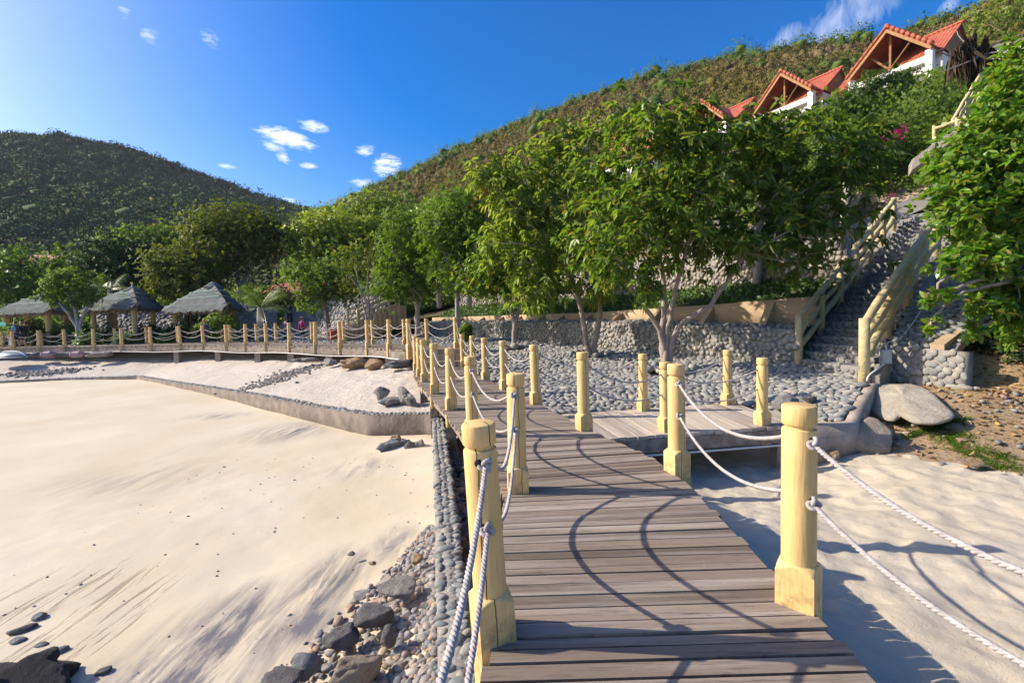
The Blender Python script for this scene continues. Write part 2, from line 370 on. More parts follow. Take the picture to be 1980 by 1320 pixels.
h.l(h.math('FLOOR', h.math('MULTIPLY', X, 4.0)), cb.inputs[0]); h.l(h.math('FLOOR', h.math('MULTIPLY', Y, 3.2)), cb.inputs[1]); h.l(cb.outputs[0], bk.inputs['Vector'])
c = h.mix(bk.outputs['Value'], (.50, .125, .055), (.36, .08, .04)); c = h.mix(h.ramp(h.noise(h.coord('Object'), .9, 6, .7), [(.46, 0.), (.7, .6)]), c, (.22, .085, .06)); c = h.mix(h.ramp(row, [(.0, .6), (.13, 0.)]), c, (.16, .04, .02))
h.l(c, b.inputs['Base Color']); b.inputs['Roughness'].default_value = .7; h.l(h.bump(hgt, .8, .06), b.inputs['Normal']); MAT['tiles'] = m
MAT['ridge_tile'] = simple('ridge_tile', (.50, .135, .075), .7, (.38, .09, .05), 6, .3, 12)
MAT['timber'] = simple('timber', (.42, .22, .09), .7, (.30, .15, .06), 6, .3, 20)
MAT['plaster'] = simple('white_plaster', (.80, .79, .76), .85, (.72, .70, .67), 1.5)
MAT['dark_glass'] = simple('dark_glass', (.03, .035, .04), .15)
MAT['log'] = simple('painted_log', (.56, .46, .23), .8, (.40, .34, .20), 7, .6, 14)
MAT['column'] = simple('gazebo_column', (.58, .46, .22), .75, (.50, .38, .17), 5, .3, 14)
MAT['steel'] = simple('grey_metal_box', (.36, .40, .43), .5, (.30, .33, .36), 5)
MAT['planter'] = simple('red_planter', (.40, .095, .05), .7, (.34, .07, .04), 5)
MAT['skin'] = simple('skin', (.42, .25, .17), .6)
for k, c in dict(pink=(.62, .06, .22), purple=(.10, .05, .16), navy=(.02, .03, .06), black=(.012, .012, .014), jeans=(.06, .09, .16), skyblue=(.35, .55, .70), lime=(.16, .55, .08), white=(.7, .68, .66), yellow_cloth=(.5, .42, .10), rosehat=(.50, .14, .17), grey=(.25, .25, .27), green_cloth=(.02, .30, .20)).items():
    MAT[k] = simple('cloth_'+k, c, .85)
MAT['hair'] = simple('black_hair', (.015, .012, .01), .5)
MAT['brown_hair'] = simple('brown_hair', (.16, .09, .05), .55)
MAT['fgrp'] = simple('boat_hull', (.14, .20, .22), .45, (.22, .27, .28), 3)
MAT['buoy'] = simple('faded_pink_buoy', (.50, .30, .29), .7, (.42, .26, .26), 5)
# --- leaves
MAT['leaf_main'] = leaf_mat('broad_leaf', [(0.071, 0.132, 0.024), (0.106, 0.191, 0.030), (0.145, 0.230, 0.039), (0.223, 0.281, 0.051), (0.087, 0.157, 0.027), (0.256, 0.202, 0.050)], .48, .4, .4)
MAT['leaf_yellow'] = leaf_mat('olive_leaf', [(0.139, 0.214, 0.037), (0.197, 0.270, 0.048), (0.257, 0.307, 0.071), (0.148, 0.223, 0.037), (0.337, 0.318, 0.094)], .48, .35, .42)
MAT['leaf_mid'] = leaf_mat('mid_leaf', [(0.069, 0.119, 0.025), (0.110, 0.175, 0.031), (0.160, 0.219, 0.039), (0.084, 0.140, 0.028)], .48, .18, .55)
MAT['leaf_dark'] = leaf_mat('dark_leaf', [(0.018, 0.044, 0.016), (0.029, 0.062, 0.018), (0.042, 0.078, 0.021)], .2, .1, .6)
MAT['leaf_bright'] = leaf_mat('bright_leaf', [(0.089, 0.172, 0.024), (0.127, 0.220, 0.030), (0.164, 0.248, 0.039), (0.075, 0.138, 0.022)], .38, .4, .4)
MAT['leaf_round'] = leaf_mat('tawny_leaf', [(.075, .115, .02), (.105, .15, .024), (.15, .175, .03), (.19, .16, .04), (.075, .12, .02)], .35, .12, .6)
MAT['leaf_gold'] = leaf_mat('golden_leaf', [(0.220, 0.285, 0.033), (0.307, 0.365, 0.040), (0.176, 0.244, 0.029), (0.374, 0.385, 0.057)], .34, .35, .45)
MAT['leaf_feather'] = leaf_mat('feathery_leaf', [(0.049, 0.098, 0.021), (0.078, 0.137, 0.029), (0.109, 0.166, 0.031)], .34, .2, .55)
MAT['leaf_right'] = leaf_mat('paddle_leaf', [(0.075, 0.172, 0.025), (0.109, 0.233, 0.032), (0.158, 0.293, 0.041), (0.239, 0.346, 0.060), (0.089, 0.199, 0.027), (0.285, 0.224, 0.056)], .48, .45, .36)
MAT['leaf_palm'] = leaf_mat('palm_leaf', [(0.074, 0.125, 0.022), (0.115, 0.175, 0.031), (0.176, 0.213, 0.044)], .3, .5, .35)
MAT['leaf_orange'] = leaf_mat('orange_leaf', [(.42, .10, .02), (.34, .12, .03), (.22, .14, .03)], .3, .3, .5)
MAT['flower_pink'] = leaf_mat('magenta_flower', [(.50, .02, .26), (.60, .04, .32), (.42, .02, .2)], .4, .2, .6)
MAT['leaf_dry'] = leaf_mat('dead_leaf', [(.24, .14, .07), (.36, .23, .10), (.17, .10, .05), (.45, .32, .12)], .1, .2, .7)
MAT['leaf_deadpalm'] = leaf_mat('withered_frond', [(.07, .045, .03), (.11, .075, .05), (.05, .035, .025)], .1, .2, .8)
MAT['ground_cover'] = leaf_mat('ground_cover_leaf', [(0.047, 0.106, 0.019), (0.074, 0.150, 0.025), (0.108, 0.188, 0.035)], .3, .35, .45)
MAT['scrub'] = leaf_mat('hill_scrub', [(.145, .118, .026), (.16, .125, .03), (.14, .112, .03), (.17, .13, .045), (.115, .105, .022)], .1, .03, .8, (.06, (.20, .145, .08), .75, (.085, .09, .02)))
MAT['scrub_far'] = leaf_mat('far_hill_trees', [(0.055, 0.091, 0.029), (0.065, 0.101, 0.034), (0.078, 0.112, 0.036), (0.060, 0.094, 0.034)], .0, .03, .8, (.03, (.09, .09, .04), .6, (.034, .06, .022)))

# ================================================================== curves
def resample(P, n=None, step=None, smooth=True):
    P = np.asarray(P, float)
    if smooth and len(P) > 2:                      # Catmull-Rom
        E = np.vstack([2*P[0]-P[1], P, 2*P[-1]-P[-2]]); out = []
        for i in range(1, len(E)-2):
            t = np.linspace(0, 1, 24, endpoint=False)[:,None]; a, b_, c, d = E[i-1], E[i], E[i+1], E[i+2]
            out.append(.5*(2*b_+(c-a)*t+(2*a-5*b_+4*c-d)*t**2+(3*b_-a-3*c+d)*t**3))
        P = np.vstack(out+[E[-2][None]])
    L = np.concatenate([[0], np.cumsum(np.linalg.norm(np.diff(P, axis=0), axis=1))])
    if n is None: n = max(2, int(L[-1]/step)+1)
    s = np.linspace(0, L[-1], n)
    return np.stack([np.interp(s, L, P[:,k]) for k in range(P.shape[1])], 1)
def loft(rows, n, m, smooth=True):
    """surface through polylines (each with the same number of points): n across, m between rows"""
    rows = [np.asarray(r, float) for r in rows]
    t = np.linspace(0, 1, rows[0].shape[0]); tt = np.linspace(0, 1, n)
    RS = np.array([[np.interp(tt, t, r[:,k]) for k in range(3)] for r in rows]).transpose(0, 2, 1)
    out = []
    for i in range(len(RS)-1):
        f = np.linspace(0, 1, m, endpoint=False)[:,None,None]; out.append(RS[i][None]*(1-f)+RS[i+1][None]*f)
    return np.concatenate(out+[RS[-1][None]])
def offset(P, d):
    P = np.asarray(P, float); T = np.gradient(P[:,:2], axis=0); T /= np.linalg.norm(T, axis=1, keepdims=True)
    Q = P.copy(); Q[:,0] += T[:,1]*d; Q[:,1] -= T[:,0]*d; return Q      # d>0: to the right of the walking direction
def sstep(a, b, x): t = np.clip((x-a)/(b-a), 0, 1); return t*t*(3-2*t)

def stones(mb, P, Nn, size, flat=.55, jitter=.35, tmpl=ICO1, sink=.3, elong=1.35):
    """rounded stones at points P with normals Nn"""
    V0, T0 = tmpl; n = len(P)
    if n == 0: return
    P = np.asarray(P, float); Nn = np.asarray(Nn, float)
    ref = np.where(np.abs(Nn[:,2:3]) > .8, np.array([[1.0, 0, 0]]), np.array([[0, 0, 1.0]]))
    a = np.cross(Nn, ref); a /= np.linalg.norm(a, axis=1, keepdims=True); b_ = np.cross(Nn, a)
    th = RNG.uniform(0, 2*math.pi, n)[:,None]; A = a*np.cos(th)+b_*np.sin(th); B = np.cross(Nn, A)
    sz = np.asarray(size)*np.exp(RNG.normal(0, jitter*.6, n)); e = RNG.uniform(1, elong, n)
    ph = RNG.uniform(0, 6.28, (n, 3)); W = 1+.12*np.sin(V0[None,:,0]*2.1+ph[:,0:1])+.12*np.sin(V0[None,:,1]*2.3+ph[:,1:2])+.08*np.sin(V0[None,:,2]*3+ph[:,2:3])
    X = (V0[None,:,0]*W)[...,None]*(A*(sz*e*.5)[:,None])[:,None]+(V0[None,:,1]*W)[...,None]*(B*(sz/e*.55)[:,None])[:,None]+(V0[None,:,2]*W)[...,None]*(Nn*(sz*flat*.5)[:,None])[:,None]
    X += (P+Nn*(sz*flat*.5*(1-2*sink))[:,None])[:,None]
    T = (T0[None]+(np.arange(n)*len(V0))[:,None,None]).reshape(-1, 3)
    mb.add(X.reshape(-1, 3), tris=T)
def pave(P, spacing, keep=1.0, jit=.28):
    """jittered points spread evenly over a lofted grid P (m,n,3): returns points and normals"""
    pts, nrm = [], []
    m, n = P.shape[:2]
    for i in range(m-1):
        for j in range(n-1):
            a, b_, c, d = P[i,j], P[i,j+1], P[i+1,j+1], P[i+1,j]
            N = np.cross(b_-a, d-a); ar = np.linalg.norm(N)
            if ar < 1e-9: continue
            N /= ar
            k = 3.0*ar/(spacing*spacing)*keep; k = int(k)+(random.random() < k-int(k))
            if k == 0: continue
            for q in range(k):
                u, v = random.random(), random.random()
                pts.append(a*(1-u)*(1-v)+b_*u*(1-v)+c*u*v+d*(1-u)*v); nrm.append(N)
    pts = np.array(pts); nrm = np.array(nrm)
    # relax: drop points that crowd an accepted one (grid hash)
    cell = spacing*.84; seen = {}; keepi = []
    for i, p in enumerate(pts):
        key = (int(p[0]//cell), int(p[1]//cell), int(p[2]//cell)); ok = True
        for dx in (-1, 0, 1):
            for dy in (-1, 0, 1):
                for dz in (-1, 0, 1):
                    for j in seen.get((key[0]+dx, key[1]+dy, key[2]+dz), ()):
                        if np.sum((pts[j]-p)**2) < cell*cell: ok = False; break
                    if not ok: break
                if not ok: break
            if not ok: break
        if ok: seen.setdefault(key, []).append(i); keepi.append(i)
    nrm = nrm[keepi]; nrm = np.where(nrm[:,2:3] < -.2, -nrm, nrm)
    return pts[keepi], nrm
def quadgrid(a, b_, c, d, n, m):
    a, b_, c, d = [np.asarray(k, float) for k in (a, b_, c, d)]
    u = np.linspace(0, 1, n)[None,:,None]; v = np.linspace(0, 1, m)[:,None,None]
    return a*(1-u)*(1-v)+b_*u*(1-v)+c*u*v+d*(1-u)*v

# ================================================================== the ground
g = MB(); P = quadgrid((-900, -300, -2.2), (900, -300, -2.2), (900, 1100, -2.2), (-900, 1100, -2.2), 30, 30); g.grid(P)
struct('ground', g, MAT['wood_ground'])

WALLP = np.array([(.25, .3), (-.30, 2.0), (-.37, 2.6), (-.54, 3.5), (-.77, 4.9), (-1.2, 7.3), (-1.68, 9.95)])
def wall_x(y): return np.interp(y, WALLP[:,1], WALLP[:,0])
def z_low(x, y):
    s = wall_x(y)-x
    z = -1.10+.05*fbm(x*.35, y*.35, 3)+.012*fbm(x*2, y*2, 9)
    z = z+.34*np.exp(-np.maximum(s, 0)/.75)*sstep(6.5, 3.2, y)*sstep(-.5, 1.5, y)
    z = z+.16*np.exp(-((x+1.9)**2+(y-9.3)**2)/.8)
    return z
ys = np.concatenate([np.linspace(-8, 1.2, 30), np.linspace(1.3, 9, 190), np.linspace(9.1, 40, 120)])
ss = np.concatenate([np.linspace(-.4, 6, 200), np.linspace(6.1, 90, 110)])
YY, SS = np.meshgrid(ys, ss, indexing='ij'); XX = wall_x(YY)-SS
ZZ = z_low(XX, YY)
g = MB(); g.grid(np.stack([XX, YY, ZZ], -1)[:,::-1]); struct('beach', g, MAT['sand_low'])

# upper terrace of sand between the low kerb wall and the boardwalk
CURB = np.array([on(855, 801, -.60), on(823, 803, -.66), on(720, 807, -.70), on(601, 791, -.80), on(500, 772, -.88), on(400, 752, -.94), on(270, 727, -.98), on(130, 731, -1.0), on(0, 737, -1.0), on(-300, 757, -1.0)])
TB = np.array([(-2.0, 14.5, -.22), (-3.1, 16, -.12), (-4.4, 18.2, -.06), (-7.4, 21.4, .0), (-10.5, 23.8, .06), (-14, 26.6, .1), (-19.5, 29, .12), (-26, 30.6, .12), (-32, 31.6, .12), (-48, 33.5, .12)])
TF = CURB.copy(); TF[:,1] += .05; TF[:,2] -= .03
pre = np.array([on(930, 812, -.72)]); preb = np.array([(-.9, 14.5, -.3)])
P = loft([np.vstack([pre, TF]), np.vstack([preb, TB]), np.vstack([preb, TB])+np.array([0, 3.0, .05])], 420, 90)
d = np.linspace(0, 1, P.shape[0])[:,None]
P[...,2] += .055*fbm(P[...,0]*1.1, P[...,1]*1.1, 21, 3)*sstep(0, .08, d)+.05*fbm(P[...,0]*3.2, P[...,1]*3.2, 5, 2)*sstep(.12, .3, d)+.16*np.sin(np.clip(d*1.35, 0, 1)*math.pi)*.6
TERR = P.copy(); g = MB(); g.grid(P[:,::-1]); struct('sand_terrace', g, MAT['sand_up'])

# sand at the right of the boardwalk
ys = np.concatenate([np.linspace(-8, 1, 30), np.linspace(1.05, 10.5, 200)]); xs = np.concatenate([np.linspace(0, 3, 60), np.linspace(3.05, 17, 260)])
YY, XX = np.meshgrid(ys, xs, indexing='ij'); XX = XX+wall_x(YY)
ZZ = -.70+.05*fbm(XX*.8, YY*.8, 31, 3)+.045*fbm(XX*3.2, YY*3.2, 35, 2)*sstep(1.0, 2.2, XX)+.05*fbm(XX*6.5, YY*6.5, 37, 2)*sstep(1.0, 2.2, XX)-.22*sstep(.9, -.1, XX)
ZZ -= .32*sstep(4.2, 6.8, YY)*sstep(5.6, 3.4, XX)
g = MB(); g.grid(np.stack([XX, YY, ZZ], -1)[:,::-1]); struct('sand', g, MAT['sand_right'])
def z_soil(x, y):
    d = (x-5.55)*.73+(y-7.0)*.68
    return -.72+.27*np.clip(d, -3, 3)+.35*np.clip(d-3, 0, 30)+.14*np.exp(-((x-7.45)**2+(y-7.75)**2)/.7)+.09*fbm(x*1.3, y*1.3, 41, 4)+.03*fbm(x*6, y*6, 44, 2)
xs = np.linspace(4.6, 24, 170); ys = np.linspace(-2, 16, 150); YY, XX = np.meshgrid(ys, xs, indexing='ij')
ZZ = z_soil(XX, YY)
lim = np.interp(YY, [5, 7.4, 9.2, 16], [4.6, 5.7, 7.35, 13.5])     # keep clear of the cobbled plaza and the stair
ZZ = np.where(XX < lim, np.minimum(ZZ, -1.0), ZZ)
g = MB(); g.grid(np.stack([XX, YY, ZZ], -1)[:,::-1]); struct('soil_bank', g, MAT['soil'])

# ------------------------------------------------------------------ cobbled plaza
PD = np.array([(5.25, 7.25, -.25), (4.5, 9.05, -.27), (2.5, 8.8, -.27), (.72, 8.4, -.24), (.02, 10, -.16), (-.5, 11.7, -.08), (-1.0, 13.4, .02), (-1.45, 15.3, .12), (-1.75, 16.6, .36), (-3.3, 18.6, .44), (-5.0, 20.6, .46), (-7.8, 23.0, .47), (-13, 26.8, .47), (-22, 29.6, .47), (-34, 31.2, .47)])
PW = np.array([(6.98, 8.95, .12), (6.75, 10.8, .25), (5.0, 13.0, .30), (3.4, 15.6, .38), (2.6, 17.0, .42), (1.9, 18.3, .45), (1.2, 19.7, .48), (.6, 21.0, .5), (-.4, 22.7, .52), (-1.5, 24.5, .55), (-3.6, 27, .55), (-6.0, 29.3, .55), (-12, 32.6, .55), (-22, 36, .55), (-36, 38, .55)])
PL = loft([PD, PW], 240, 40)
u = np.linspace(0, 1, 41)[:,None]
PL[...,2] += .10*fbm(PL[...,0]*.5, PL[...,1]*.5, 51, 3)*np.sin(u*math.pi)
g = MB(); g.grid(PL)
sk = PL[0]; g.grid(np.stack([sk, sk-np.array([0, 0, .9])]))          # retaining face towards the boardwalk
sk = PL[:,0]; g.grid(np.stack([sk-np.array([0, 0, 1.0]), sk]))
pts, nr = pave(PL, .116); msk = (pts[:,1] < 23) | (RNG.random(len(pts)) < .45)
pts, nr = pts[msk], nr[msk]
# leave the tree pits open
PITS = [at(1290, 722, 11.6), at(1140, 692, 14.6), at(993, 675, 18.2)]
for c in PITS: k = np.hypot(pts[:,0]-c[0], pts[:,1]-c[1]) > .62; pts, nr = pts[k], nr[k]
s0 = MB(); near = pts[:,1] < 13
stones(s0, pts[near], nr[near], .140, .45, .3, ICO2, .36, 1.5); stones(s0, pts[~near], nr[~near], .150, .5, .34, ICO1, .34, 1.5)
struct('plaza', g, MAT['mortar'], kind='structure')
struct('plaza_cobbles', s0, MAT['cobble'], kind='structure')
# pits: rings of bigger stones and dark soil
for i, c in enumerate(PITS):
    mb = MB(); th = np.linspace(0, 2*math.pi, 40, endpoint=False)
    zz = np.array([np.interp(0, [0, 1], [0, 0])]*40)
    k = np.argmin((PL[...,0]-c[0])**2+(PL[...,1]-c[1])**2); z0 = PL.reshape(-1, 3)[k,2]; PITS[i] = np.array([c[0], c[1], z0])
    P = np.stack([c[0]+.55*np.cos(th), c[1]+.55*np.sin(th), np.full(40, z0+.02)], 1)
    mb.add(np.vstack([P, [[c[0], c[1], z0+.05]]]), tris=[[j, (j+1) % 40, 40] for j in range(40)])
    root = thing('tree_pit', ['round stone edged pit around the big forked tree', 'round stone edged pit around the pair of leaning trunks', 'round stone edged pit around the tree by the curved wall'][i], 'tree pit', PITS[i])
    part('soil', mb, MAT['soil'], root)
    sm = MB(); th = np.linspace(0, 2*math.pi, 17, endpoint=False)+RNG.uniform(-.08, .08, 17)
    stones(sm, np.stack([c[0]+.62*np.cos(th), c[1]+.62*np.sin(th), np.full(17, z0+.0)], 1), np.tile([0, 0, 1.0], (17, 1)), .22, .75, .35, ICO2, .1, 1.2)
    part('stone_ring', sm, MAT['cobble'], root)

# ------------------------------------------------------------------ low pebble-topped walls on the beach
def topped_wall(name, curve, ztop, zbot, th, label, cat, spacing, size, mat='concrete', rows=3, tm=ICO2, stone='cobble_blue'):
    C = resample(curve, step=.12, smooth=(name != 'kerb_wall'))
    zt = np.interp(np.linspace(0, 1, len(C)), np.linspace(0, 1, len(ztop)), ztop) if not np.isscalar(ztop) else np.full(len(C), ztop)
    C3 = np.column_stack([C[:,:2], zt]); A = offset(C3, -th/2); B = offset(C3, th/2)
    wob = .02*fbm(np.arange(len(C))*.25, np.zeros(len(C)), 61); A[:,0] += wob; B[:,0] += wob*.6
    a0, b0 = A.copy(), B.copy(); a0[:,2] = zbot; b0[:,2] = zbot; a0 = offset(a0, -.05)
    a1 = A.copy(); a1[:,2] = zbot*.45+zt*.55; a1 = offset(a1, -.012)
    tpA = A.copy(); tpA[:,2] += .0; mid = (A+B)/2; mid[:,2] += .012
    root = thing(name, label, cat, C3[len(C)//2])
    g = MB(); prof = np.stack([a0, a1, A, mid, B, b0]); g.rings(prof.transpose(1, 0, 2))
    part('wall_body', g, MAT[mat], root)
    s = MB(); L = np.concatenate([[0], np.cumsum(np.linalg.norm(np.diff(C3, axis=0), axis=1))]); pts = []
    for r in range(rows):
        q = np.arange(spacing*.5*(r % 2), L[-1], spacing)+RNG.uniform(-.25, .25, len(np.arange(spacing*.5*(r % 2), L[-1], spacing)))*spacing
        f = (r+.5)/rows; W = A*(1-f)+B*f
        pts.append(np.stack([np.interp(q, L, W[:,k]) for k in range(3)], 1)+np.column_stack([RNG.uniform(-.01, .01, (len(q), 2)), np.zeros(len(q))]))
    pts = np.vstack(pts); stones(s, pts, np.tile([0, 0, 1.0], (len(pts), 1)), size, .6, .34, tm, .46, 1.5)
    part('pebble_top', s, MAT[stone], root); return root
topped_wall('pebble_wall', WALLP, -.555, -1.4, .23, 'narrow wall topped with blue grey pebbles running along the left of the boardwalk', 'wall', .072, .078, 'mortar', 3)
cz = [-.60, -.66, -.70, -.80, -.88, -.94, -.98, -1.0, -1.0, -1.02]
cs = CURB[:,:2].copy(); cs[0] = (-1.55, 9.95)
cc = resample(CURB[:,:2], n=200, smooth=False); zf = np.interp(np.linspace(0, 1, 200), np.linspace(0, 1, 10), cz)
topped_wall('kerb_wall', CURB[:,:2][::-1], cz[::-1], -1.5, .26, 'long bent concrete kerb wall edged with pebbles across the beach', 'wall', .10, .105, 'kerb_concrete', 2, ICO1)

# ------------------------------------------------------------------ plaza edge wall (concrete edge at its right end)
g = MB(); e0 = np.array([5.27, 7.2]); pts = np.array([(4.42, 7.10, -.245), (5.3, 7.22, -.245), (6.05, 8.0, -.08), (7.02, 8.93, .13)])
C = resample(pts, step=.15, smooth=False); A = offset(C, -.0); B = offset(C, .17); lo = B.copy(); lo[:,2] -= .55
lo[:,2] = np.minimum(lo[:,2], -.75); ai = A.copy(); ai[:,2] = lo[:,2]
g.rings(np.stack([A, B, offset(lo, .04), ai]).transpose(1, 0, 2)); single('edge_wall', g, MAT['concrete'], 'concrete edge of the cobbled plaza dropping to the sand beside the big rock', 'wall')

# ------------------------------------------------------------------ garden retaining walls behind the plaza
W = np.array([(6.72, 10.75), (5.0, 13.0), (3.4, 15.6), (2.6, 17.0), (1.9, 18.3), (1.2, 19.7), (.6, 21.0), (-.4, 22.7), (-1.5, 24.5), (-3.6, 27), (-6.0, 29.3)])
WN = resample(W, step=.25)
f = np.linspace(0, 1, len(WN)); zb = np.interp(f, [0, .3, 1], [.18, .36, .45]); zt = np.interp(f, [0, .25, 1], [1.10, 1.28, 1.40])
def wall_face(name, curve, z0, z1, th, label, cat, spacing, size, stone, mat='mortar', tm=ICO1, batter=0, parent=None):
    """wall whose pebbled face looks towards the left of the walking direction"""
    A = np.column_stack([curve, z1]); B = offset(A, th); A0 = offset(np.column_stack([curve, z0]), -batter); B0 = B.copy(); B0[:,2] = z0
    root = thing(name, label, cat, (A[len(A)//2,0], A[len(A)//2,1], z0[len(A)//2])); g = MB()
    g.rings(np.stack([A0, A, B, B0]).transpose(1, 0, 2)); part('wall_body', g, MAT[mat], root)
    F = np.stack([A0, A]); T = np.gradient(A[:,:2], axis=0); T /= np.linalg.norm(T, axis=1, keepdims=True)
    pts, nr = pave(loft([A0, A], len(A), 3), spacing)
    nn = np.column_stack([nr[:,0], nr[:,1], np.zeros(len(nr))])
    k = np.array([np.argmin((A[:,0]-p[0])**2+(A[:,1]-p[1])**2) for p in pts]); out = np.column_stack([-T[k,1], T[k,0], np.full(len(k), .0)])
    s = MB(); stones(s, pts, out, size, .42, .28, tm, .3, 1.25); part('pebble_face', s, MAT[stone], root); return root
wall_face('garden_wall', WN, zb-.15, zt, .35, 'long curved pebble faced wall along the back of the cobbled plaza', 'wall', .118, .15, 'cobble', 'mortar', ICO1)
# cobbled strip on top of it
A = offset(np.column_stack([WN, zt]), .30); B = offset(np.column_stack([WN, zt+.06]), 1.12)
P = loft([A, B], len(WN), 6); g = MB(); g.grid(P[:,::-1]); struct('garden_path', g, MAT['mortar'])
pts, nr = pave(P, .16); s = MB(); stones(s, pts, np.abs(nr)*np.array([0, 0, 1.0])+np.array([0, 0, .001]), .17, .45, .3, ICO1, .3); struct('path_cobbles', s, MAT['cobble'])
# tan low wall with sloping buttresses
tb = zt+.03; tt = np.interp(f, [0, .12, .35, 1], [1.88, 1.78, 1.68, 1.72])
A = np.column_stack([WN, tt]); root = thing('ledge_wall', 'tan concrete ledge wall with wedge buttresses below the green slope', 'wall', offset(A, 1.2)[5])
g = MB(); a0, b0 = offset(A, 1.12), offset(A, 1.30); al, bl = a0.copy(), b0.copy(); al[:,2] = tb-.1; bl[:,2] = tb-.1
g.rings(np.stack([al, a0, b0, bl]).transpose(1, 0, 2)); part('wall_body', g, MAT['tan_concrete'], root)
Tn = np.gradient(WN, axis=0); Tn /= np.linalg.norm(Tn, axis=1, keepdims=True)
for q in np.linspace(.05, .95, 12):
    i = int(q*(len(WN)-1)); c = a0[i]; t2 = np.array([Tn[i,0], Tn[i,1], 0]); n2 = np.array([-Tn[i,1], Tn[i,0], 0]); h = (tt[i]-tb[i])*.97; w = .09; dpt = .62
    b = MB(); z0 = tb[i]-.05
    Q = []
    for sd in (-1, 1):
        base = np.array([c[0], c[1], z0])+t2*w*sd
        Q += [base, base+n2*dpt, base+np.array([0, 0, h])+n2*.02, base+np.array([0, 0, h])]
    Q = np.array(Q); b.add(Q, [[0,1,2,3],[7,6,5,4],[0,4,5,1],[1,5,6,2],[2,6,7,3],[3,7,4,0]]); part('buttress', b, MAT['tan_concrete'], root, False)
# green slope and the pale wall behind it
A = offset(np.column_stack([WN, tt-.06]), 1.28); B = offset(np.column_stack([WN, np.full(len(WN), 2.45)]), 3.5)
GS = loft([A, B], len(WN), 14); GS[...,2] += .08*fbm(GS[...,0], GS[...,1], 71, 3); g = MB(); g.grid(GS[:,::-1]); struct('garden_slope', g, MAT['wood_ground'])
WB = offset(np.column_stack([WN, np.zeros(len(WN))]), 3.45)[:,:2]
z2 = 3.55+.25*np.sin(np.arange(len(WB))*.05)
wall_face('terrace_wall', WB, np.full(len(WB), 2.2), z2, .35, 'pale stone terrace wall above the green slope', 'wall', .135, .165, 'cobble_pale', 'mortar', ICO1)

# ------------------------------------------------------------------ hills
A = np.array([(24, 0, 1.5), (17, 9, 2.6), (15.6, 15.0, 4.0), (13.2, 17.5, 4.0), (9.0, 15.6, 3.45), (6.6, 17.9, 3.5), (5.1, 20.6, 3.5), (3.7, 23.3, 3.4), (1.1, 27.4, 3.0), (-4.3, 32.8, 2.0), (-11, 36, 1.2), (-25, 39, .9), (-60, 44, .9)])
B = np.array([(32, 8, 6), (26, 15, 8.2), (22, 23, 10.5), (19, 27, 11), (15, 30, 11), (12, 33, 10.5), (9, 36, 9.5), (6, 38, 8.5), (2, 41, 6.5), (-4, 46, 4.5), (-12, 50, 3.5), (-27, 55, 3), (-65, 60, 3)])
Cc = np.array([(42, 16, 14), (37, 26, 15.5), (31, 35, 16.0), (28, 41, 16.2), (25, 46, 16.2), (21, 52, 16), (17, 56, 15.5), (12, 60, 14.5), (5, 64, 12), (-5, 70, 10), (-16, 75, 8), (-35, 80, 7), (-85, 85, 7)])
RG = [(2700, -150, 70), (2250, -75, 72), (1990, -18, 76), (1850, 36, 80), (1700, 80, 88), (1500, 106, 100), (1350, 130, 112), (1200, 170, 125), (1010, 234, 140), (800, 328, 158), (640, 402, 175), (575, 420, 190), (500, 440, 200)]
E = np.array([at(*k) for k in RG]); D2 = Cc*.45+E*.55; D2[:,2] += 1.0
Bk = E*1.25; Bk[:,2] = E[:,2]*.55; Bk2 = E*1.6; Bk2[:,2] = -2
HP = loft([A, B, Cc, D2, E, Bk, Bk2], 260, 40)
amp = np.repeat([0, .6, .6, 2.2, 1.0, 2.0, 2.0], 40)[:HP.shape[0]]; amp = np.concatenate([amp, [2.0]])[:HP.shape[0]][:,None]
amp = np.interp(np.arange(HP.shape[0])/40.0, range(7), [0, .6, .6, 2.2, .8, 2, 2])[:,None]
HP[...,2] += amp*fbm(HP[...,0]*.05, HP[...,1]*.05, 81, 4)
g = MB(); g.grid(HP[:,::-1]); struct('hillside', g, MAT['hill'])
LR = [(-900, 300, 240), (-500, 262, 235), (-250, 250, 232), (-100, 252, 230), (0, 259, 230), (130, 266, 235), (250, 289, 240), (350, 325, 242), (430, 354, 245), (500, 384, 248), (560, 400, 250), (620, 420, 255), (760, 470, 260)]
E2 = np.array([at(*k) for k in LR]); x0 = np.linspace(-430, 0, 13)
F2 = np.column_stack([x0, 78+0*x0, np.full(13, 5.0)]); M2 = F2*.5+E2*.5; M2[:,2] += 3
B2 = E2*1.3; B2[:,2] *= .3; B2[:,2] -= 2
LP = loft([F2, M2, E2, B2], 200, 50); am = np.interp(np.arange(LP.shape[0])/50.0, range(4), [1, 9, 1.5, 5])[:,None]
LP[...,2] += am*fbm(LP[...,0]*.018+.004*LP[...,1], LP[...,1]*.006, 91, 4)
g = MB(); g.grid(LP); struct('hill', g, MAT['hill'])

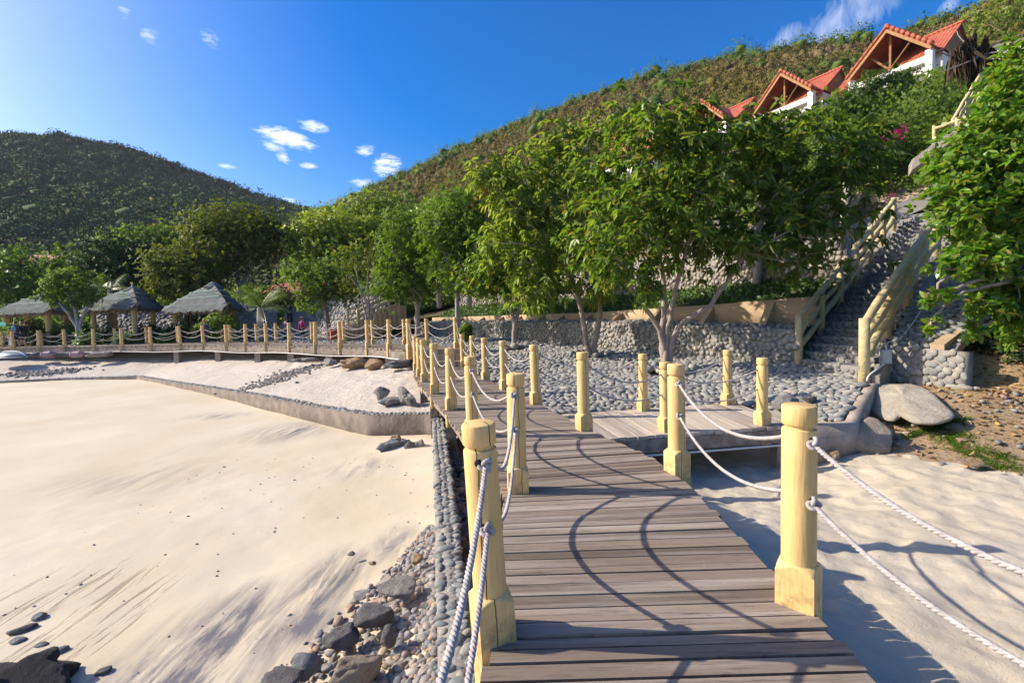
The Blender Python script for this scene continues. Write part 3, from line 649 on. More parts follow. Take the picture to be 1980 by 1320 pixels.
def cores(mb, C, R, squash=.8, f_=.86, tm=ICO1):
    V0, T0 = tm; n = len(C); ph = RNG.uniform(0, 6.28, (n, 3))
    W = 1+.2*np.sin(V0[None,:,0]*2.6+ph[:,:1])+.2*np.sin(V0[None,:,1]*2.9+ph[:,1:2])+.12*np.sin(V0[None,:,2]*4+ph[:,2:])
    X = V0[None]*W[...,None]*(R*f_)[:,None,None]*np.array([1, 1, squash])+C[:,None]
    T = (T0[None]+(np.arange(n)*len(V0))[:,None,None]).reshape(-1, 3)
    nn = V0[None]+RNG.normal(0, .25, X.shape); nn /= np.linalg.norm(nn, axis=2, keepdims=True)
    mb.add(X.reshape(-1, 3), tris=T, nrm=nn.reshape(-1, 3))
def clump_leaves(mb, C, R, n, ls, squash=.8, up=.35):
    """n small leaf sprays spread over each rounded clump at C (k,3) with radius R (k,)"""
    k = len(C); N = k*n
    d = RNG.normal(size=(N, 3)); d[:,2] = np.abs(d[:,2])*.9-.12; d /= np.linalg.norm(d, axis=1, keepdims=True)
    r = np.repeat(R, n)*RNG.uniform(.6, 1.08, N); P = np.repeat(C, n, 0)+d*r[:,None]*np.array([1, 1, squash])
    ax = d+RNG.normal(0, .5, (N, 3)); ax[:,2] += up; ax /= np.linalg.norm(ax, axis=1, keepdims=True)
    sd = np.cross(ax, RNG.normal(size=(N, 3))); sd /= np.linalg.norm(sd, axis=1, keepdims=True)
    flip = np.sum(np.cross(ax, sd)*d, 1) < 0; sd[flip] *= -1
    L = np.repeat(ls*(R/np.mean(R))**.5, n)*RNG.uniform(.6, 1.3, N); w = L*.42
    V = np.stack([P-ax*(L*.5)[:,None], P+sd*w[:,None], P+ax*(L*.5)[:,None], P-sd*w[:,None]], 1).reshape(-1, 3)
    Q = np.arange(N*4).reshape(-1, 4)[:,::-1]; fn = np.cross(ax, sd); nn = d*1.0+fn*.25+RNG.normal(0, .16, (N, 3)); mb.add(V, Q, nrm=np.repeat(nn/np.linalg.norm(nn, axis=1, keepdims=True), 4, 0))
HOUSES = [(1715, 52, 34), (1510, 137, 41), (1358, 195, 47.5), (1190, 268, 55)]
HXY = [at(*k)[:2] for k in HOUSES]
def scatter(P, i0, i1, count, wfun=None):
    sub = P[i0:i1]; m, n = sub.shape[:2]
    ar = np.linalg.norm(np.cross(sub[1:,:-1]-sub[:-1,:-1], sub[:-1,1:]-sub[:-1,:-1]), axis=-1)
    w = ar.ravel().copy()
    dist = np.linalg.norm((sub[:-1,:-1]).reshape(-1, 3)-CAM, axis=1); w /= dist**1.2
    px = (sub[:-1,:-1]).reshape(-1, 3)-CAM; fx = px@_R/np.maximum(px@_F, .1); w[np.abs(fx) > 1.75] = 0; w[np.abs(fx) > 1.2] *= .45
    w /= w.sum(); idx = RNG.choice(len(w), count, p=w); i, j = idx//(n-1), idx % (n-1)
    u, v = RNG.random(count)[:,None], RNG.random(count)[:,None]
    return sub[i,j]*(1-u)*(1-v)+sub[i,j+1]*u*(1-v)+sub[i+1,j+1]*u*v+sub[i+1,j]*(1-u)*v
C = scatter(HP, 78, 166, 17500); R = RNG.gamma(4, .17, len(C))+.28; s = MB(); Cz = C+np.column_stack([np.zeros((len(C), 2)), R*.2])
cores(s, Cz, R*.62, .8); clump_leaves(s, Cz, R, 44, .21, .85)
struct('hillside_scrub', s, MAT['scrub'], kind='stuff', label='dry olive and brown scrub covering the right hillside', cat='scrub')
C = scatter(HP, 150, 164, 420); R = RNG.gamma(3, .3, len(C))+.5; s = MB(); clump_leaves(s, C+np.column_stack([np.zeros((len(C), 2)), R*.6]), R, 90, .26, 1.0); cores(s, C+np.column_stack([np.zeros((len(C), 2)), R*.6]), R*.5, 1.0)
C2 = scatter(HP, 84, 160, 420); R2 = RNG.gamma(4, .3, len(C2))+.6; clump_leaves(s, C2+np.column_stack([np.zeros((len(C2), 2)), R2*.3]), R2, 60, .28, .9); cores(s, C2+np.column_stack([np.zeros((len(C2), 2)), R2*.3]), R2*.6, .9)
struct('ridge_scrub', s, MAT['leaf_mid'], kind='stuff', label='greener bushes dotted over the right hillside and its ridge', cat='scrub')
# lower slope: greener growth round the houses and behind the trees
C = scatter(HP, 6, 78, 3000); hd = np.min([np.hypot(C[:,0]-h[0], C[:,1]-h[1]) for h in HXY], axis=0); C = C[hd > 4.5]
C = C[np.hypot(C[:,0]-14, C[:,1]-17) > 2.5]
R = RNG.gamma(4, .2, len(C))+.45; s = MB(); nr_ = np.linalg.norm(C-CAM, axis=1) < 34; Cz = C+np.column_stack([np.zeros((len(C), 2)), R*.4])
clump_leaves(s, Cz[~nr_], R[~nr_], 80, .24, .85); cores(s, Cz[~nr_], R[~nr_]*.55, .85); clump_leaves(s, Cz[nr_], R[nr_], 330, .12, .85)
struct('slope_undergrowth', s, MAT['leaf_mid'], kind='stuff', label='green undergrowth on the slope behind the trees', cat='undergrowth')
C = scatter(LP, 4, 106, 15000); R = RNG.gamma(3, .38, len(C))+.8; R[:2000] += RNG.gamma(3, .4, 2000); s = MB()
Cz = C+np.column_stack([np.zeros((len(C), 2)), R*.2]); cores(s, Cz, R*.6, .75); clump_leaves(s, Cz, R, 46, .52, .78)
struct('hill_forest', s, MAT['scrub_far'], kind='stuff', label='dark forest covering the whole left hill', cat='forest')
# ground cover on the garden slope
pts, nr = pave(GS, .16); s = MB(); R = RNG.uniform(.10, .2, len(pts)); clump_leaves(s, pts, R, 9, .10, .7, .6)
struct('ground_cover', s, MAT['ground_cover'], kind='stuff', label='low green ground cover on the garden slope', cat='ground cover')

# ================================================================== boardwalk
ZU = .56                                              # level of the raised stretch
NL = np.array([(-.17, -1.6), (-.17, .5), (-.17, 1.9), (-.12, 2.8), (-.12, 3.93), (-.24, 4.65), (-.72, 6.05), (-1.24, 7.85), (-1.82, 9.6), (-2.42, 11.5), (-2.78, 12.7), (-3.25, 14.9)])
NR = np.array([(1.5, -1.6), (1.5, .5), (1.5, 1.9), (1.53, 2.8), (1.58, 4.0), (1.50, 4.9), (1.06, 6.1), (.50, 8.0), (-.10, 9.9), (-.62, 11.6), (-1.08, 13.1), (-1.52, 14.9)])
def planks(mb, Lc, Rc, z, width, th=.04, gap=.012, jit=.02, under=0):
    n = 400; a = resample(Lc, n=n); b_ = resample(Rc, n=n)
    # match by parameter of the control points so that the boards fan round the bend
    t0 = np.linspace(0, 1, len(Lc)); tt = np.linspace(0, 1, 1200)
    fa = np.stack([np.interp(tt, t0, np.asarray(Lc)[:,k]) for k in range(2)], 1); fb = np.stack([np.interp(tt, t0, np.asarray(Rc)[:,k]) for k in range(2)], 1)
    def sm(x): k = np.ones(31)/31; return np.stack([np.convolve(np.pad(x[:,i], 15, 'edge'), k, 'valid') for i in range(2)], 1)
    fa, fb = sm(fa), sm(fb); mid = (fa+fb)/2; L = np.concatenate([[0], np.cumsum(np.linalg.norm(np.diff(mid, axis=0), axis=1))])
    s = 0; run = 0
    while s < L[-1]-.05:
        w = width*random.uniform(.78, 1.22); e = min(s+w, L[-1]); g_ = gap*random.choice([.5, .7, 1, 1, 1.3, 2.0])
        def pt(q, c): return np.array([np.interp(q, L, c[:,0]), np.interp(q, L, c[:,1])])
        q0, q1 = s+g_*.5, e-g_*.5; jl, jr = random.uniform(-jit, jit), random.uniform(-jit, jit)
        A0, A1, B0, B1 = pt(q0, fa), pt(q1, fa), pt(q0, fb), pt(q1, fb)
        u = (B0-A0); ln = np.linalg.norm(u); u = u/ln
        A0, A1, B0, B1 = A0-u*jl, A1-u*jl, B0+u*jr, B1+u*jr; zj = z+random.uniform(-.004, .004); tl = random.uniform(-.003, .003)
        lo, hi = zj-th, zj
        V = [(*A0, lo), (*B0, lo), (*B1, lo), (*A1, lo), (*A0, hi), (*B0, hi+tl), (*B1, hi+tl), (*A1, hi)]
        o = random.uniform(0, 50); uv = [(o, run), (o+ln, run), (o+ln, run+w), (o, run+w)]*2
        mb.hexa(np.array(V), uv); s = e; run += w+.3
def beam(mb, P, w, h):
    P = np.asarray(P, float); A, B = offset(P, -w/2), offset(P, w/2); a0, b0 = A.copy(), B.copy(); a0[:,2] -= h; b0[:,2] -= h
    mb.rings(np.stack([a0, A, B, b0]).transpose(1, 0, 2))
bw = thing('boardwalk', 'weathered timber boardwalk with rope posts curving away from the viewer', 'boardwalk', (.7, 2.5, 0))
g = MB(); planks(g, NL, NR, 0.0, .098, .035, .010); part('decking', g, MAT['plank'], bw, False)
ctr = (NL+NR)/2
for f_, nm in ((.09, 0), (.5, 1), (.91, 2)):
    c = NL*(1-f_)+NR*f_; c = resample(c, step=.3); g = MB(); beam(g, np.column_stack([c, np.full(len(c), -.048)]), .1, .2); part('stringer', g, MAT['beam'], bw, False)
for k in (2.3, 4.2, 6.1, 8.0, 9.8, 11.7, 13.3):
    a = np.array([np.interp(k, NL[:,1], NL[:,0])+.16, k]); b_ = np.array([np.interp(k, NR[:,1], NR[:,0])-.16, k])
    for p in (a, b_):
        g = MB(); g.box((p[0], p[1], -.78), (.16, .16, 1.05)); part('pier', g, MAT['beam'], bw, False)
# steps up to the raised stretch
u = np.array([-.26, .965]); 
for k in range(3):
    g = MB(); a = np.array([-3.2, 14.95])+u*.32*k+np.array([.02, 0]); b_ = np.array([-1.52, 14.95])+u*.32*k; z = .187*(k+1)-(.003 if k == 2 else 0)
    e = u*.34
    V = [(*a, z-.19), (*b_, z-.19), (*(b_+e), z-.19), (*(a+e), z-.19), (*a, z), (*b_, z), (*(b_+e), z), (*(a+e), z)]
    g.hexa(np.array(V), [(0, 0), (2, 0), (2, .3), (0, .3)]*2); part('step', g, MAT['plank'], bw, False)
FPX_ = [(792, 689, 15.5), (753.5, 684, 16.6), (712, 681.6, 17.8), (659, 679, 18.9), (611, 678.5, 19.9), (561, 677, 21), (516, 675, 22.1), (476, 674, 23.1), (439, 673.5, 23.9), (394, 672, 25), (349, 673, 25.7), (292, 675, 26.4), (236, 676, 27), (182, 677, 27.5), (126, 677, 28), (76, 678, 28.4), (26, 679, 28.7), (-30, 680, 29)]
GPX_ = [(883, 671, 16.1), (826.7, 669, 17.9), (783, 665, 19.3), (722, 664, 20.7), (666, 664, 22), (604, 663, 23.4), (534.6, 661, 25), (497, 661, 26), (446, 661, 27.2), (393, 662, 28), (345, 663, 28.6), (284.6, 664.7, 29.2), (223, 665.5, 29.9), (160, 667, 30.4), (80, 668, 30.9), (5, 669, 31.3)]
FP = np.array([at(*k)[:2] for k in FPX_]); GP = np.array([at(*k)[:2] for k in GPX_])
uw = thing('raised_boardwalk', 'raised timber boardwalk sweeping left above the beach in front of the thatched shelters', 'boardwalk', (-8, 21, ZU))
FE = resample(np.vstack([[(-3.75, 15.55)], FP[1:]+0, [FP[-1]+(FP[-1]-FP[-2])*4]]), n=60); GE = resample(np.vstack([[(-1.85, 15.95)], GP[1:], [GP[-1]+(GP[-1]-GP[-2])*3]]), n=60)
FE2 = offset(np.column_stack([FE, np.zeros(60)]), .10)[:,:2]; FE2 = FE+(FE-GE)/np.linalg.norm(FE-GE, axis=1, keepdims=True)*.06; GE2 = GE+(GE-FE)/np.linalg.norm(GE-FE, axis=1, keepdims=True)*.08
FE2[0] = (-3.72, 15.75); GE2[0] = (-2.05, 16.1)
g = MB(); planks(g, FE2, GE2, ZU, .17, .05, .012, .03); part('decking', g, MAT['plank'], uw, False)
for E_, nm in ((FE2, 0), (GE2, 1)):
    c = resample(E_*.97+(GE2 if nm == 0 else FE2)*.03, step=.6); g = MB(); beam(g, np.column_stack([c, np.full(len(c), ZU-.06)]), .12, .27); part('fascia', g, MAT['beam'], uw, False)
c = resample(FE2*1.015-GE2*.015, step=.4); z = ZU-.35+.03*np.sin(np.arange(len(c))*.35); g = MB(); g.tube(np.column_stack([c, z]), .022, 6); part('pipe', g, MAT['pipe'], uw)
for k in (2, 5, 8, 12, 16, 21, 26):
    for E_ in (FE2, GE2):
        p = E_[k]*.93+(GE2 if E_ is FE2 else FE2)[k]*.07; g = MB(); g.box((p[0], p[1], -.1), (.28, .28, .7)); part('pier', g, MAT['concrete'], uw, False)
# side platform towards the stair
ZP = -.25
sp = thing('side_platform', 'bleached plank platform leading from the boardwalk to the cobbled plaza', 'boardwalk', (2.7, 7.7, ZP))
a, b_, c, d = np.array([.95, 6.55]), np.array([4.42, 7.07]), np.array([4.42, 9.0]), np.array([.62, 8.35])
g = MB(); planks(g, np.array([a*(1-t)+b_*t for t in np.linspace(0, 1, 9)]), np.array([d*(1-t)+c*t for t in np.linspace(0, 1, 9)]), ZP, .15, .05, .009, .03); part('decking', g, MAT['plank_pale'], sp, False)
P = np.array([[*(a*(1-t)+b_*t+np.array([-.01, .05])), ZP-.056] for t in np.linspace(0, 1, 8)]); g = MB(); beam(g, P, .1, .2); part('fascia', g, MAT['beam'], sp, False)
g = MB(); P2 = P.copy(); P2[:,2] -= .235; P2[:,1] -= .07; g.tube(P2, .016, 6); part('pipe', g, MAT['pipe'], sp)
P = np.array([[*(d*(1-t)+c*t-np.array([0, .06])), ZP-.056] for t in np.linspace(0, 1, 8)]); g = MB(); beam(g, P, .1, .2); part('fascia', g, MAT['beam'], sp, False)
for p in ((1.4, 6.75), (4.25, 7.2), (1.1, 8.3), (4.25, 8.85)):
    g = MB(); g.box((p[0], p[1], -.72), (.2, .2, .83)); part('pier', g, MAT['concrete'], sp, False)

# ================================================================== rope posts
H, RAD, SQ = 1.07, .083, .09
def post_meshes():
    n = 48; th = np.linspace(0, 2*math.pi, n, endpoint=False)
    sqr = SQ/np.maximum(np.abs(np.cos(th)), np.abs(np.sin(th)))
    rr = []
    for z in np.concatenate([[-.30, 0, .12, .15], np.linspace(.16, .232, 12)]):
        cone = RAD+max(0, (.232-z))*1.15; r = np.minimum(sqr, cone); rr.append(np.stack([r*np.cos(th), r*np.sin(th), np.full(n, z)], 1))
    f_ = MB(); f_.rings(rr)
    rr = []
    for z, r in ((.22, RAD-.001), (.5, RAD*.995), (.8, RAD*.985), (H-.135, RAD*.98), (H-.125, RAD*.95), (H-.122, RAD*.78), (H-.09, RAD*.78)):
        rr.append(np.stack([r*np.cos(th), r*np.sin(th), np.full(n, z)], 1))
    s_ = MB(); s_.rings(rr)
    rr = []
    for z, r in ((H-.102, RAD*.7), (H-.102, RAD*.94), (H-.096, RAD*.985), (H-.012, RAD*.985), (H-.003, RAD*.95), (H, RAD*.88)):
        rr.append(np.stack([r*np.cos(th), r*np.sin(th), np.full(n, z)], 1))
    c_ = MB(); c_.rings(rr)
    hole = MB()
    return f_.mesh('foot', MAT['yellow']), s_.mesh('shaft', MAT['yellow']), c_.mesh('cap', MAT['yellow'])
PM = post_meshes()
for me in PM:                                            # keep the edges crisp
    me.set_sharp_from_angle(angle=R_(35))
_proto = None; POSTS = {}
def make_post(x, y, z, rz, label, group, lean=(0, 0)):
    global _proto
    if _proto is None:
        o = thing('rope_post', label, 'post', (x, y, z), group)
        for nm, me in zip(('foot', 'shaft', 'cap'), PM):
            c = bpy.data.objects.new(nm, me); COL.objects.link(c); c.parent = o
        _proto = o
    else: o = copy_tree(_proto)
    POSTS[(round(x, 2), round(y, 2))] = o
    o.location = (x, y, z); o.rotation_euler = (lean[0], lean[1], rz); o['label'] = label; o['group'] = group
    return o
ORD = ['first', 'second', 'third', 'fourth', 'fifth', 'sixth', 'seventh', 'eighth', 'ninth', 'tenth', 'eleventh', 'twelfth', 'thirteenth', 'fourteenth', 'fifteenth', 'sixteenth', 'seventeenth', 'eighteenth', 'nineteenth', 'twentieth']
LROW = [(-.25, .32), (-.135, 2.19)]+[tuple(at(*k)[:2]) for k in ((995, 723, 4.08), (909, 689, 6.05), (868, 673, 7.9), (837, 664, 9.65), (818, 657, 11.6), (809, 653.5, 12.8), (802.5, 649.5, 14.5))]
RROW = [tuple(at(*k)[:2]) for k in ((1033.5, 667, 8.2), (972.6, 658.6, 9.98), (936.5, 653, 11.7), (912.7, 649, 13.4), (893.7, 646, 15.0))]
GRP = 'yellow rope posts along the boardwalk'
chains = []
ch = []
for i, (x, y) in enumerate(LROW):
    if i: make_post(x, y, 0, [0, .35, .1, .28, .28, .3, .3, .3, .3][i]+random.uniform(-.06, .06), f'yellow rope post, {ORD[i-1]} from the near end on the left edge of the boardwalk', GRP, (0, R_(-2.3) if i == 1 else random.uniform(-.012, .012)))
    ch.append((x, y, 0))
for i, (x, y) in enumerate(FP):
    zz = ZU
    make_post(x, y, zz, random.uniform(-.1, .1)+.5, 'yellow rope post at the corner where the raised boardwalk begins' if i == 0 else f'yellow rope post on the beach side of the raised boardwalk, {ORD[i]} from its steps', GRP, (random.uniform(-.02, .02), random.uniform(-.02, .02)))
    ch.append((x, y, zz))
chains.append(('left', ch, 'on the left edge of the boardwalk'))
R1, R2, R3 = (1.50, 2.37), (1.60, 4.44), (.96, 6.22)
P1, P2, P3, P4 = (2.34, 6.97), (3.95, 7.17), (2.44, 8.5), (4.19, 8.84)
make_post(*R1, 0, .78, 'large near yellow rope post at the right of the boardwalk', GRP)
make_post(*R2, 0, .3, 'yellow rope post at the right of the boardwalk just before the side platform', GRP)
make_post(*R3, 0, .32, 'yellow rope post where the side platform leaves the boardwalk', GRP)
make_post(*P1, ZP, .3, 'yellow rope post on the near platform edge, half hidden by a nearer post', GRP)
make_post(*P2, ZP, .25, 'yellow rope post at the near far-end corner of the side platform', GRP)
make_post(*P3, ZP, .25, 'yellow rope post in the middle of the back edge of the side platform', GRP)
make_post(*P4, ZP, .2, 'yellow rope post at the plaza end of the back edge of the side platform', GRP)
for i, (x, y) in enumerate(RROW): make_post(x, y, 0, .3+random.uniform(-.1, .1), f'yellow rope post on the right edge of the boardwalk, {ORD[i]} beyond the side platform', GRP, (random.uniform(-.015, .015), random.uniform(-.015, .015)))
for i, (x, y) in enumerate(GP): make_post(x, y, ZU, random.uniform(-.1, .1)+.4, 'yellow rope post on the corner above the small steps of the boardwalk' if i == 0 else f'yellow rope post on the land side of the raised boardwalk, {ORD[i]} from its steps', GRP, (random.uniform(-.02, .02), random.uniform(-.02, .02)))
chains.append(('near', [(1.84, .6, 0), (*R1, 0), (*R2, 0)], 'at the near right of the boardwalk'))
chains.append(('plat_front', [(*R3, 0), (*P1, ZP), (*P2, ZP)], 'along the near edge of the side platform'))
chains.append(('plat_back', [(RROW[0][0], RROW[0][1], 0), (*P3, ZP), (*P4, ZP)], 'along the back edge of the side platform'))
chains.append(('right', [(x, y, 0) for x, y in RROW]+[(x, y, ZU) for x, y in GP], 'on the land side of the boardwalk'))

# knots and ropes
def knot_mesh(n, k, r, R):
    t = np.linspace(0, 2*math.pi, n, endpoint=False)
    P = np.stack([(np.sin(t)+2*np.sin(2*t)), (np.cos(t)-2*np.cos(2*t)), -np.sin(3*t)*1.3], 1)*R/3
    P = np.vstack([P, P[:2]]); m = MB(); m.tube(P, r, k, cap=False); return m.mesh('knot', MAT['rope'])
_h = MB(); _h.tube(np.array([(-.006, 0, 0), (.0035, 0, 0)]), .019, 14); HOLE = _h.mesh('rope_hole', MAT['black'])
KN, KF = knot_mesh(48, 7, .0105, .031), knot_mesh(16, 4, .012, .026)
def rope_curve(A, B, sag, n):
    t = np.linspace(0, 1, n)[:,None]; P = A*(1-t)+B*t; P[:,2] -= (4*sag*t*(1-t))[:,0]; return P
def twist(mb, P, r):
    L = np.concatenate([[0], np.cumsum(np.linalg.norm(np.diff(P, axis=0), axis=1))])
    T = np.gradient(P, axis=0); T /= np.linalg.norm(T, axis=1, keepdims=True); up = np.array([0, 0, 1.0])
    a = np.cross(T, up); a /= np.linalg.norm(a, axis=1, keepdims=True)+1e-9; b_ = np.cross(a, T)
    for k in range(3):
        ph = L/.062*2*math.pi+k*2.0944
        mb.tube(P+(a*np.cos(ph)[:,None]+b_*np.sin(ph)[:,None])*r*.55, r*.56, 6)
for nm, ch, where in chains:
    for i in range(len(ch)-1):
        a, b_ = np.array(ch[i], float), np.array(ch[i+1], float)
        dv = b_[:2]-a[:2]; L = np.linalg.norm(dv); dv /= L
        nearness = min(a[1], b_[1]); fine = nearness < 5.5
        for hgt, wd in ((.885, 'upper'), (.575, 'lower')):
            A = np.array([a[0]+dv[0]*RAD, a[1]+dv[1]*RAD, a[2]+hgt]); B = np.array([b_[0]-dv[0]*RAD, b_[1]-dv[1]*RAD, b_[2]+hgt])
            sag = L*random.uniform(.085, .125)
            if nm == 'near': sag = L*(.115 if i == 0 else .09)
            if nm == 'left' and i < 2: sag = L*(.16 if i == 1 else .12)
            mb = MB()
            P = rope_curve(A, B, sag, max(40, int(L/.012)) if fine else 18)
            if fine: twist(mb, P, .0128)
            else: mb.tube(P, .012, 5)
            root = thing('rope', '', 'rope', P[len(P)//2], 'white ropes slung between the boardwalk posts')
            if nm == 'near': lb = f'{wd} white rope '+('running off from the large near right post' if i == 0 else 'between the large near right post and the next one')
            elif nm == 'left' and i < len(LROW)-1: lb = f'{wd} white rope '+('hanging from the nearest left post towards the viewer' if i == 0 else f'between the {ORD[i-1]} and {ORD[i]} posts on the left edge' if i < 8 else '')
            elif nm == 'left' and i == len(LROW)-1: lb = f'{wd} white rope rising to the corner post of the raised boardwalk'
            elif nm == 'left': lb = f'{wd} white rope on the beach side of the raised boardwalk, {ORD[i-len(LROW)]} span from its steps'
            elif nm == 'right': lb = f'{wd} white rope on the right edge of the boardwalk, {ORD[i]} span beyond the platform' if i < 5 else f'{wd} white rope on the land side of the raised boardwalk, {ORD[i-5]} span from its steps'
            elif nm == 'plat_front': lb = f'{wd} white rope along the near edge of the side platform, {ORD[i]} span'
            else: lb = f'{wd} white rope along the back edge of the side platform, {ORD[i]} span'
            root['label'] = lb
            o = part('strand', mb, MAT['rope'], root)
            for Q, s_, pp in ((P[0], 1, a), (P[-1], -1, b_)):
                po = POSTS.get((round(pp[0], 2), round(pp[1], 2)))
                if fine and po is not None:
                    ho = bpy.data.objects.new('rope_hole', HOLE); COL.objects.link(ho); ho.parent = po; an = math.atan2(dv[1]*s_, dv[0]*s_)-po.rotation_euler.z
                    ho.location = (math.cos(an)*RAD*.985, math.sin(an)*RAD*.985, hgt+.012); ho.rotation_euler = (0, 0, an)
                if nearness > 17: break
                if not fine and s_ < 0: continue
                kn = bpy.data.objects.new('knot', KN if fine else KF); COL.objects.link(kn); kn.parent = root
                kn.location = [float(q) for q in (Q+np.array([dv[0]*.012*s_, dv[1]*.012*s_, 0])-np.array(root.location))]
                kn.rotation_euler = (math.pi/2+random.uniform(-.4, .4), random.uniform(0, 6), math.atan2(dv[1], dv[0])+math.pi/2)

# ================================================================== trees
def leaf_fan(mb, P, AX, n, length, width, spread, droop, two=True):
    """rosettes of n leaves at points P along axes AX; spread 0..1 outwards, droop bends the blade down"""
    k = len(P); N = k*n
    AX = AX/np.linalg.norm(AX, axis=1, keepdims=True)
    ref = RNG.normal(size=(k, 3)); a = np.cross(AX, ref); a /= np.linalg.norm(a, axis=1, keepdims=True); b_ = np.cross(AX, a)
    th = (np.arange(n)*2.39996)[None]+RNG.uniform(0, 6.28, (k, 1))+RNG.normal(0, .25, (k, n))
    rad = np.cos(th)[...,None]*a[:,None]+np.sin(th)[...,None]*b_[:,None]
    sp = spread*RNG.uniform(.6, 1.25, (k, n))[...,None]
    d = rad*sp+AX[:,None]*(1-sp*.6)+np.array([0, 0, -1.0])*droop*RNG.uniform(.3, 1.2, (k, n))[...,None]
    d = (d/np.linalg.norm(d, axis=2, keepdims=True)).reshape(-1, 3)
    L = length*RNG.uniform(.65, 1.25, N); w = width*RNG.uniform(.8, 1.2, N)
    o = np.repeat(P, n, 0)+np.repeat(AX, n, 0)*(RNG.uniform(-.35, .15, N)*length)[:,None]
    side = np.cross(d, np.array([0, 0, 1.0])+RNG.normal(0, .45, (N, 3))); side /= np.linalg.norm(side, axis=1, keepdims=True)+1e-9
    nrm = np.cross(side, d)
    tip = o+d*L[:,None]+np.array([0, 0, -1.0])*(L*droop*.35)[:,None]
    if two:
        m1 = o+d*(L*.38)[:,None]+nrm*(L*.06)[:,None]; m2 = o+d*(L*.72)[:,None]-np.array([0, 0, 1.0])*(L*droop*.12)[:,None]
        lift = nrm*(w*.28)[:,None]
        V = np.stack([o, m1+side*(w*.46)[:,None]+lift, m2+side*(w*.38)[:,None]+lift, tip, m2-side*(w*.38)[:,None]+lift, m1-side*(w*.46)[:,None]+lift], 1).reshape(-1, 3)
        i = np.arange(N)[:,None]*6; Q = np.vstack([i+np.array([[0, 1, 2, 3]]), i+np.array([[0, 3, 4, 5]])])
    else:
        m = o+d*(L*.5)[:,None]
        V = np.stack([o, m+side*(w*.5)[:,None], tip, m-side*(w*.5)[:,None]], 1).reshape(-1, 3); Q = np.arange(N*4).reshape(-1, 4)
    out = np.repeat(AX, n, 0); s_ = np.sign(np.sum(np.cross(d, side)*out, 1)); s_[s_ == 0] = 1
    fn = np.cross(d, side)*s_[:,None]; Qf = Q[:,::-1]
    idx = np.concatenate([np.arange(N)]*(2 if two else 1)); Q = np.where((s_[idx] > 0)[:,None], Q[:,::-1], Q)
    bl_ = .35 if two else .75; nn = fn*(1-bl_)+out*bl_; nn /= np.linalg.norm(nn, axis=1, keepdims=True)+1e-9
    mb.add(V, Q, nrm=np.repeat(nn, 6 if two else 4, 0))
def bend(a, b_, n=8, amp=.08, sag=0):
    a, b_ = np.asarray(a, float), np.asarray(b_, float); L = np.linalg.norm(b_-a); t = np.linspace(0, 1, n)[:,None]
    P = a*(1-t)+b_*t; o = RNG.normal(0, amp*L, 3); o2 = RNG.normal(0, amp*L*.6, 3)
    return P+np.sin(t*math.pi)*o+np.sin(t*2*math.pi)*o2+np.array([0, 0, 1.0])*sag*L*np.sin(t*math.pi)
def tree(name, label, base, blobs, stems, leaf, barkm, nros, leaf_n, ll, lw, spread=.9, droop=.35, two=True, r0=.14, group=None, sub=9, shell=.5, axis_up=.35, fill=.4, cat='tree', limbs=True, twig=.35, sink=.3):
    """blobs: (px,py,depth,rx_px,ry_px) crown masses; stems: list of fork points (px,py,depth) the trunk forks run through"""
    base = np.asarray(base, float); root = thing(name, label, cat, base, group)
    bl = []
    for px, py, d, rx, ry in blobs: bl.append((at(px, py, d), rx*d/FPX, ry*d/FPX))
    tb = MB(); forks = []
    for st in stems:
        pts = [base+np.array([RNG.normal(0, .04), RNG.normal(0, .04), -sink])]+[at(*s) for s in st]
        P = resample(np.array(pts), n=14); P[1:-1] += RNG.normal(0, r0*.12, (12, 3))
        rad = np.linspace(r0/len(stems)**.35, r0*.55/len(stems)**.35, 14); rad[0] *= 1.45; rad[1] *= 1.15
        tb.tube(P, rad, 9); forks.append((P[-1], rad[-1]))
    if not forks: forks = [(base, r0)]
    ros, axs = [], []
    vol = np.array([max(rx*ry, .01) for _, rx, ry in bl]); vol = vol/vol.sum()
    for (c, rx, ry), w in zip(bl, vol):
        fk = min(forks, key=lambda f_: np.linalg.norm(f_[0]-c)); ry_ = (rx+ry)/2
        if limbs:
            P = bend(fk[0], c, 8, .06, -.03); tb.tube(P, np.linspace(fk[1]*.75, fk[1]*.28, 8), 6)
        nk = max(3, int(nros*w)); ns = max(4, int(sub*max(1, (rx*ry)**.5)))
        d = RNG.normal(size=(ns, 3)); d /= np.linalg.norm(d, axis=1, keepdims=True); r = RNG.uniform(shell, 1.0, ns)[:,None]
        S = c+d*r*np.array([rx, ry_, ry])
        if limbs and twig:
            for q in S[::2]: tb.tube(bend(c, q, 5, .08), np.linspace(fk[1]*.26, .008, 5), 4, cap=False)
        si = RNG.integers(0, ns, nk); sg = np.array([rx, ry_, ry])*.30
        p = S[si]+RNG.normal(0, 1, (nk, 3))*sg
        nf = int(nk*fill)
        if nf: 
            dd = RNG.normal(size=(nf, 3)); dd /= np.linalg.norm(dd, axis=1, keepdims=True); p[:nf] = c+dd*(RNG.random((nf, 1))**.45)*np.array([rx, ry_, ry])
        a = (p-c)/np.array([rx, ry_, ry]); a = a/(np.linalg.norm(a, axis=1, keepdims=True)+1e-6)+np.array([0, 0, axis_up])+RNG.normal(0, .35, (nk, 3))
        ros.append(p); axs.append(a)
    P, A = np.vstack(ros), np.vstack(axs); lm = MB(); leaf_fan(lm, P, A, leaf_n, ll, lw, spread, droop, two)
    part('trunk', tb, MAT[barkm], root); part('crown', lm, MAT[leaf], root, False)
    return root
def gz(px, py, d): return at(px, py, d)
b1 = PITS[0]
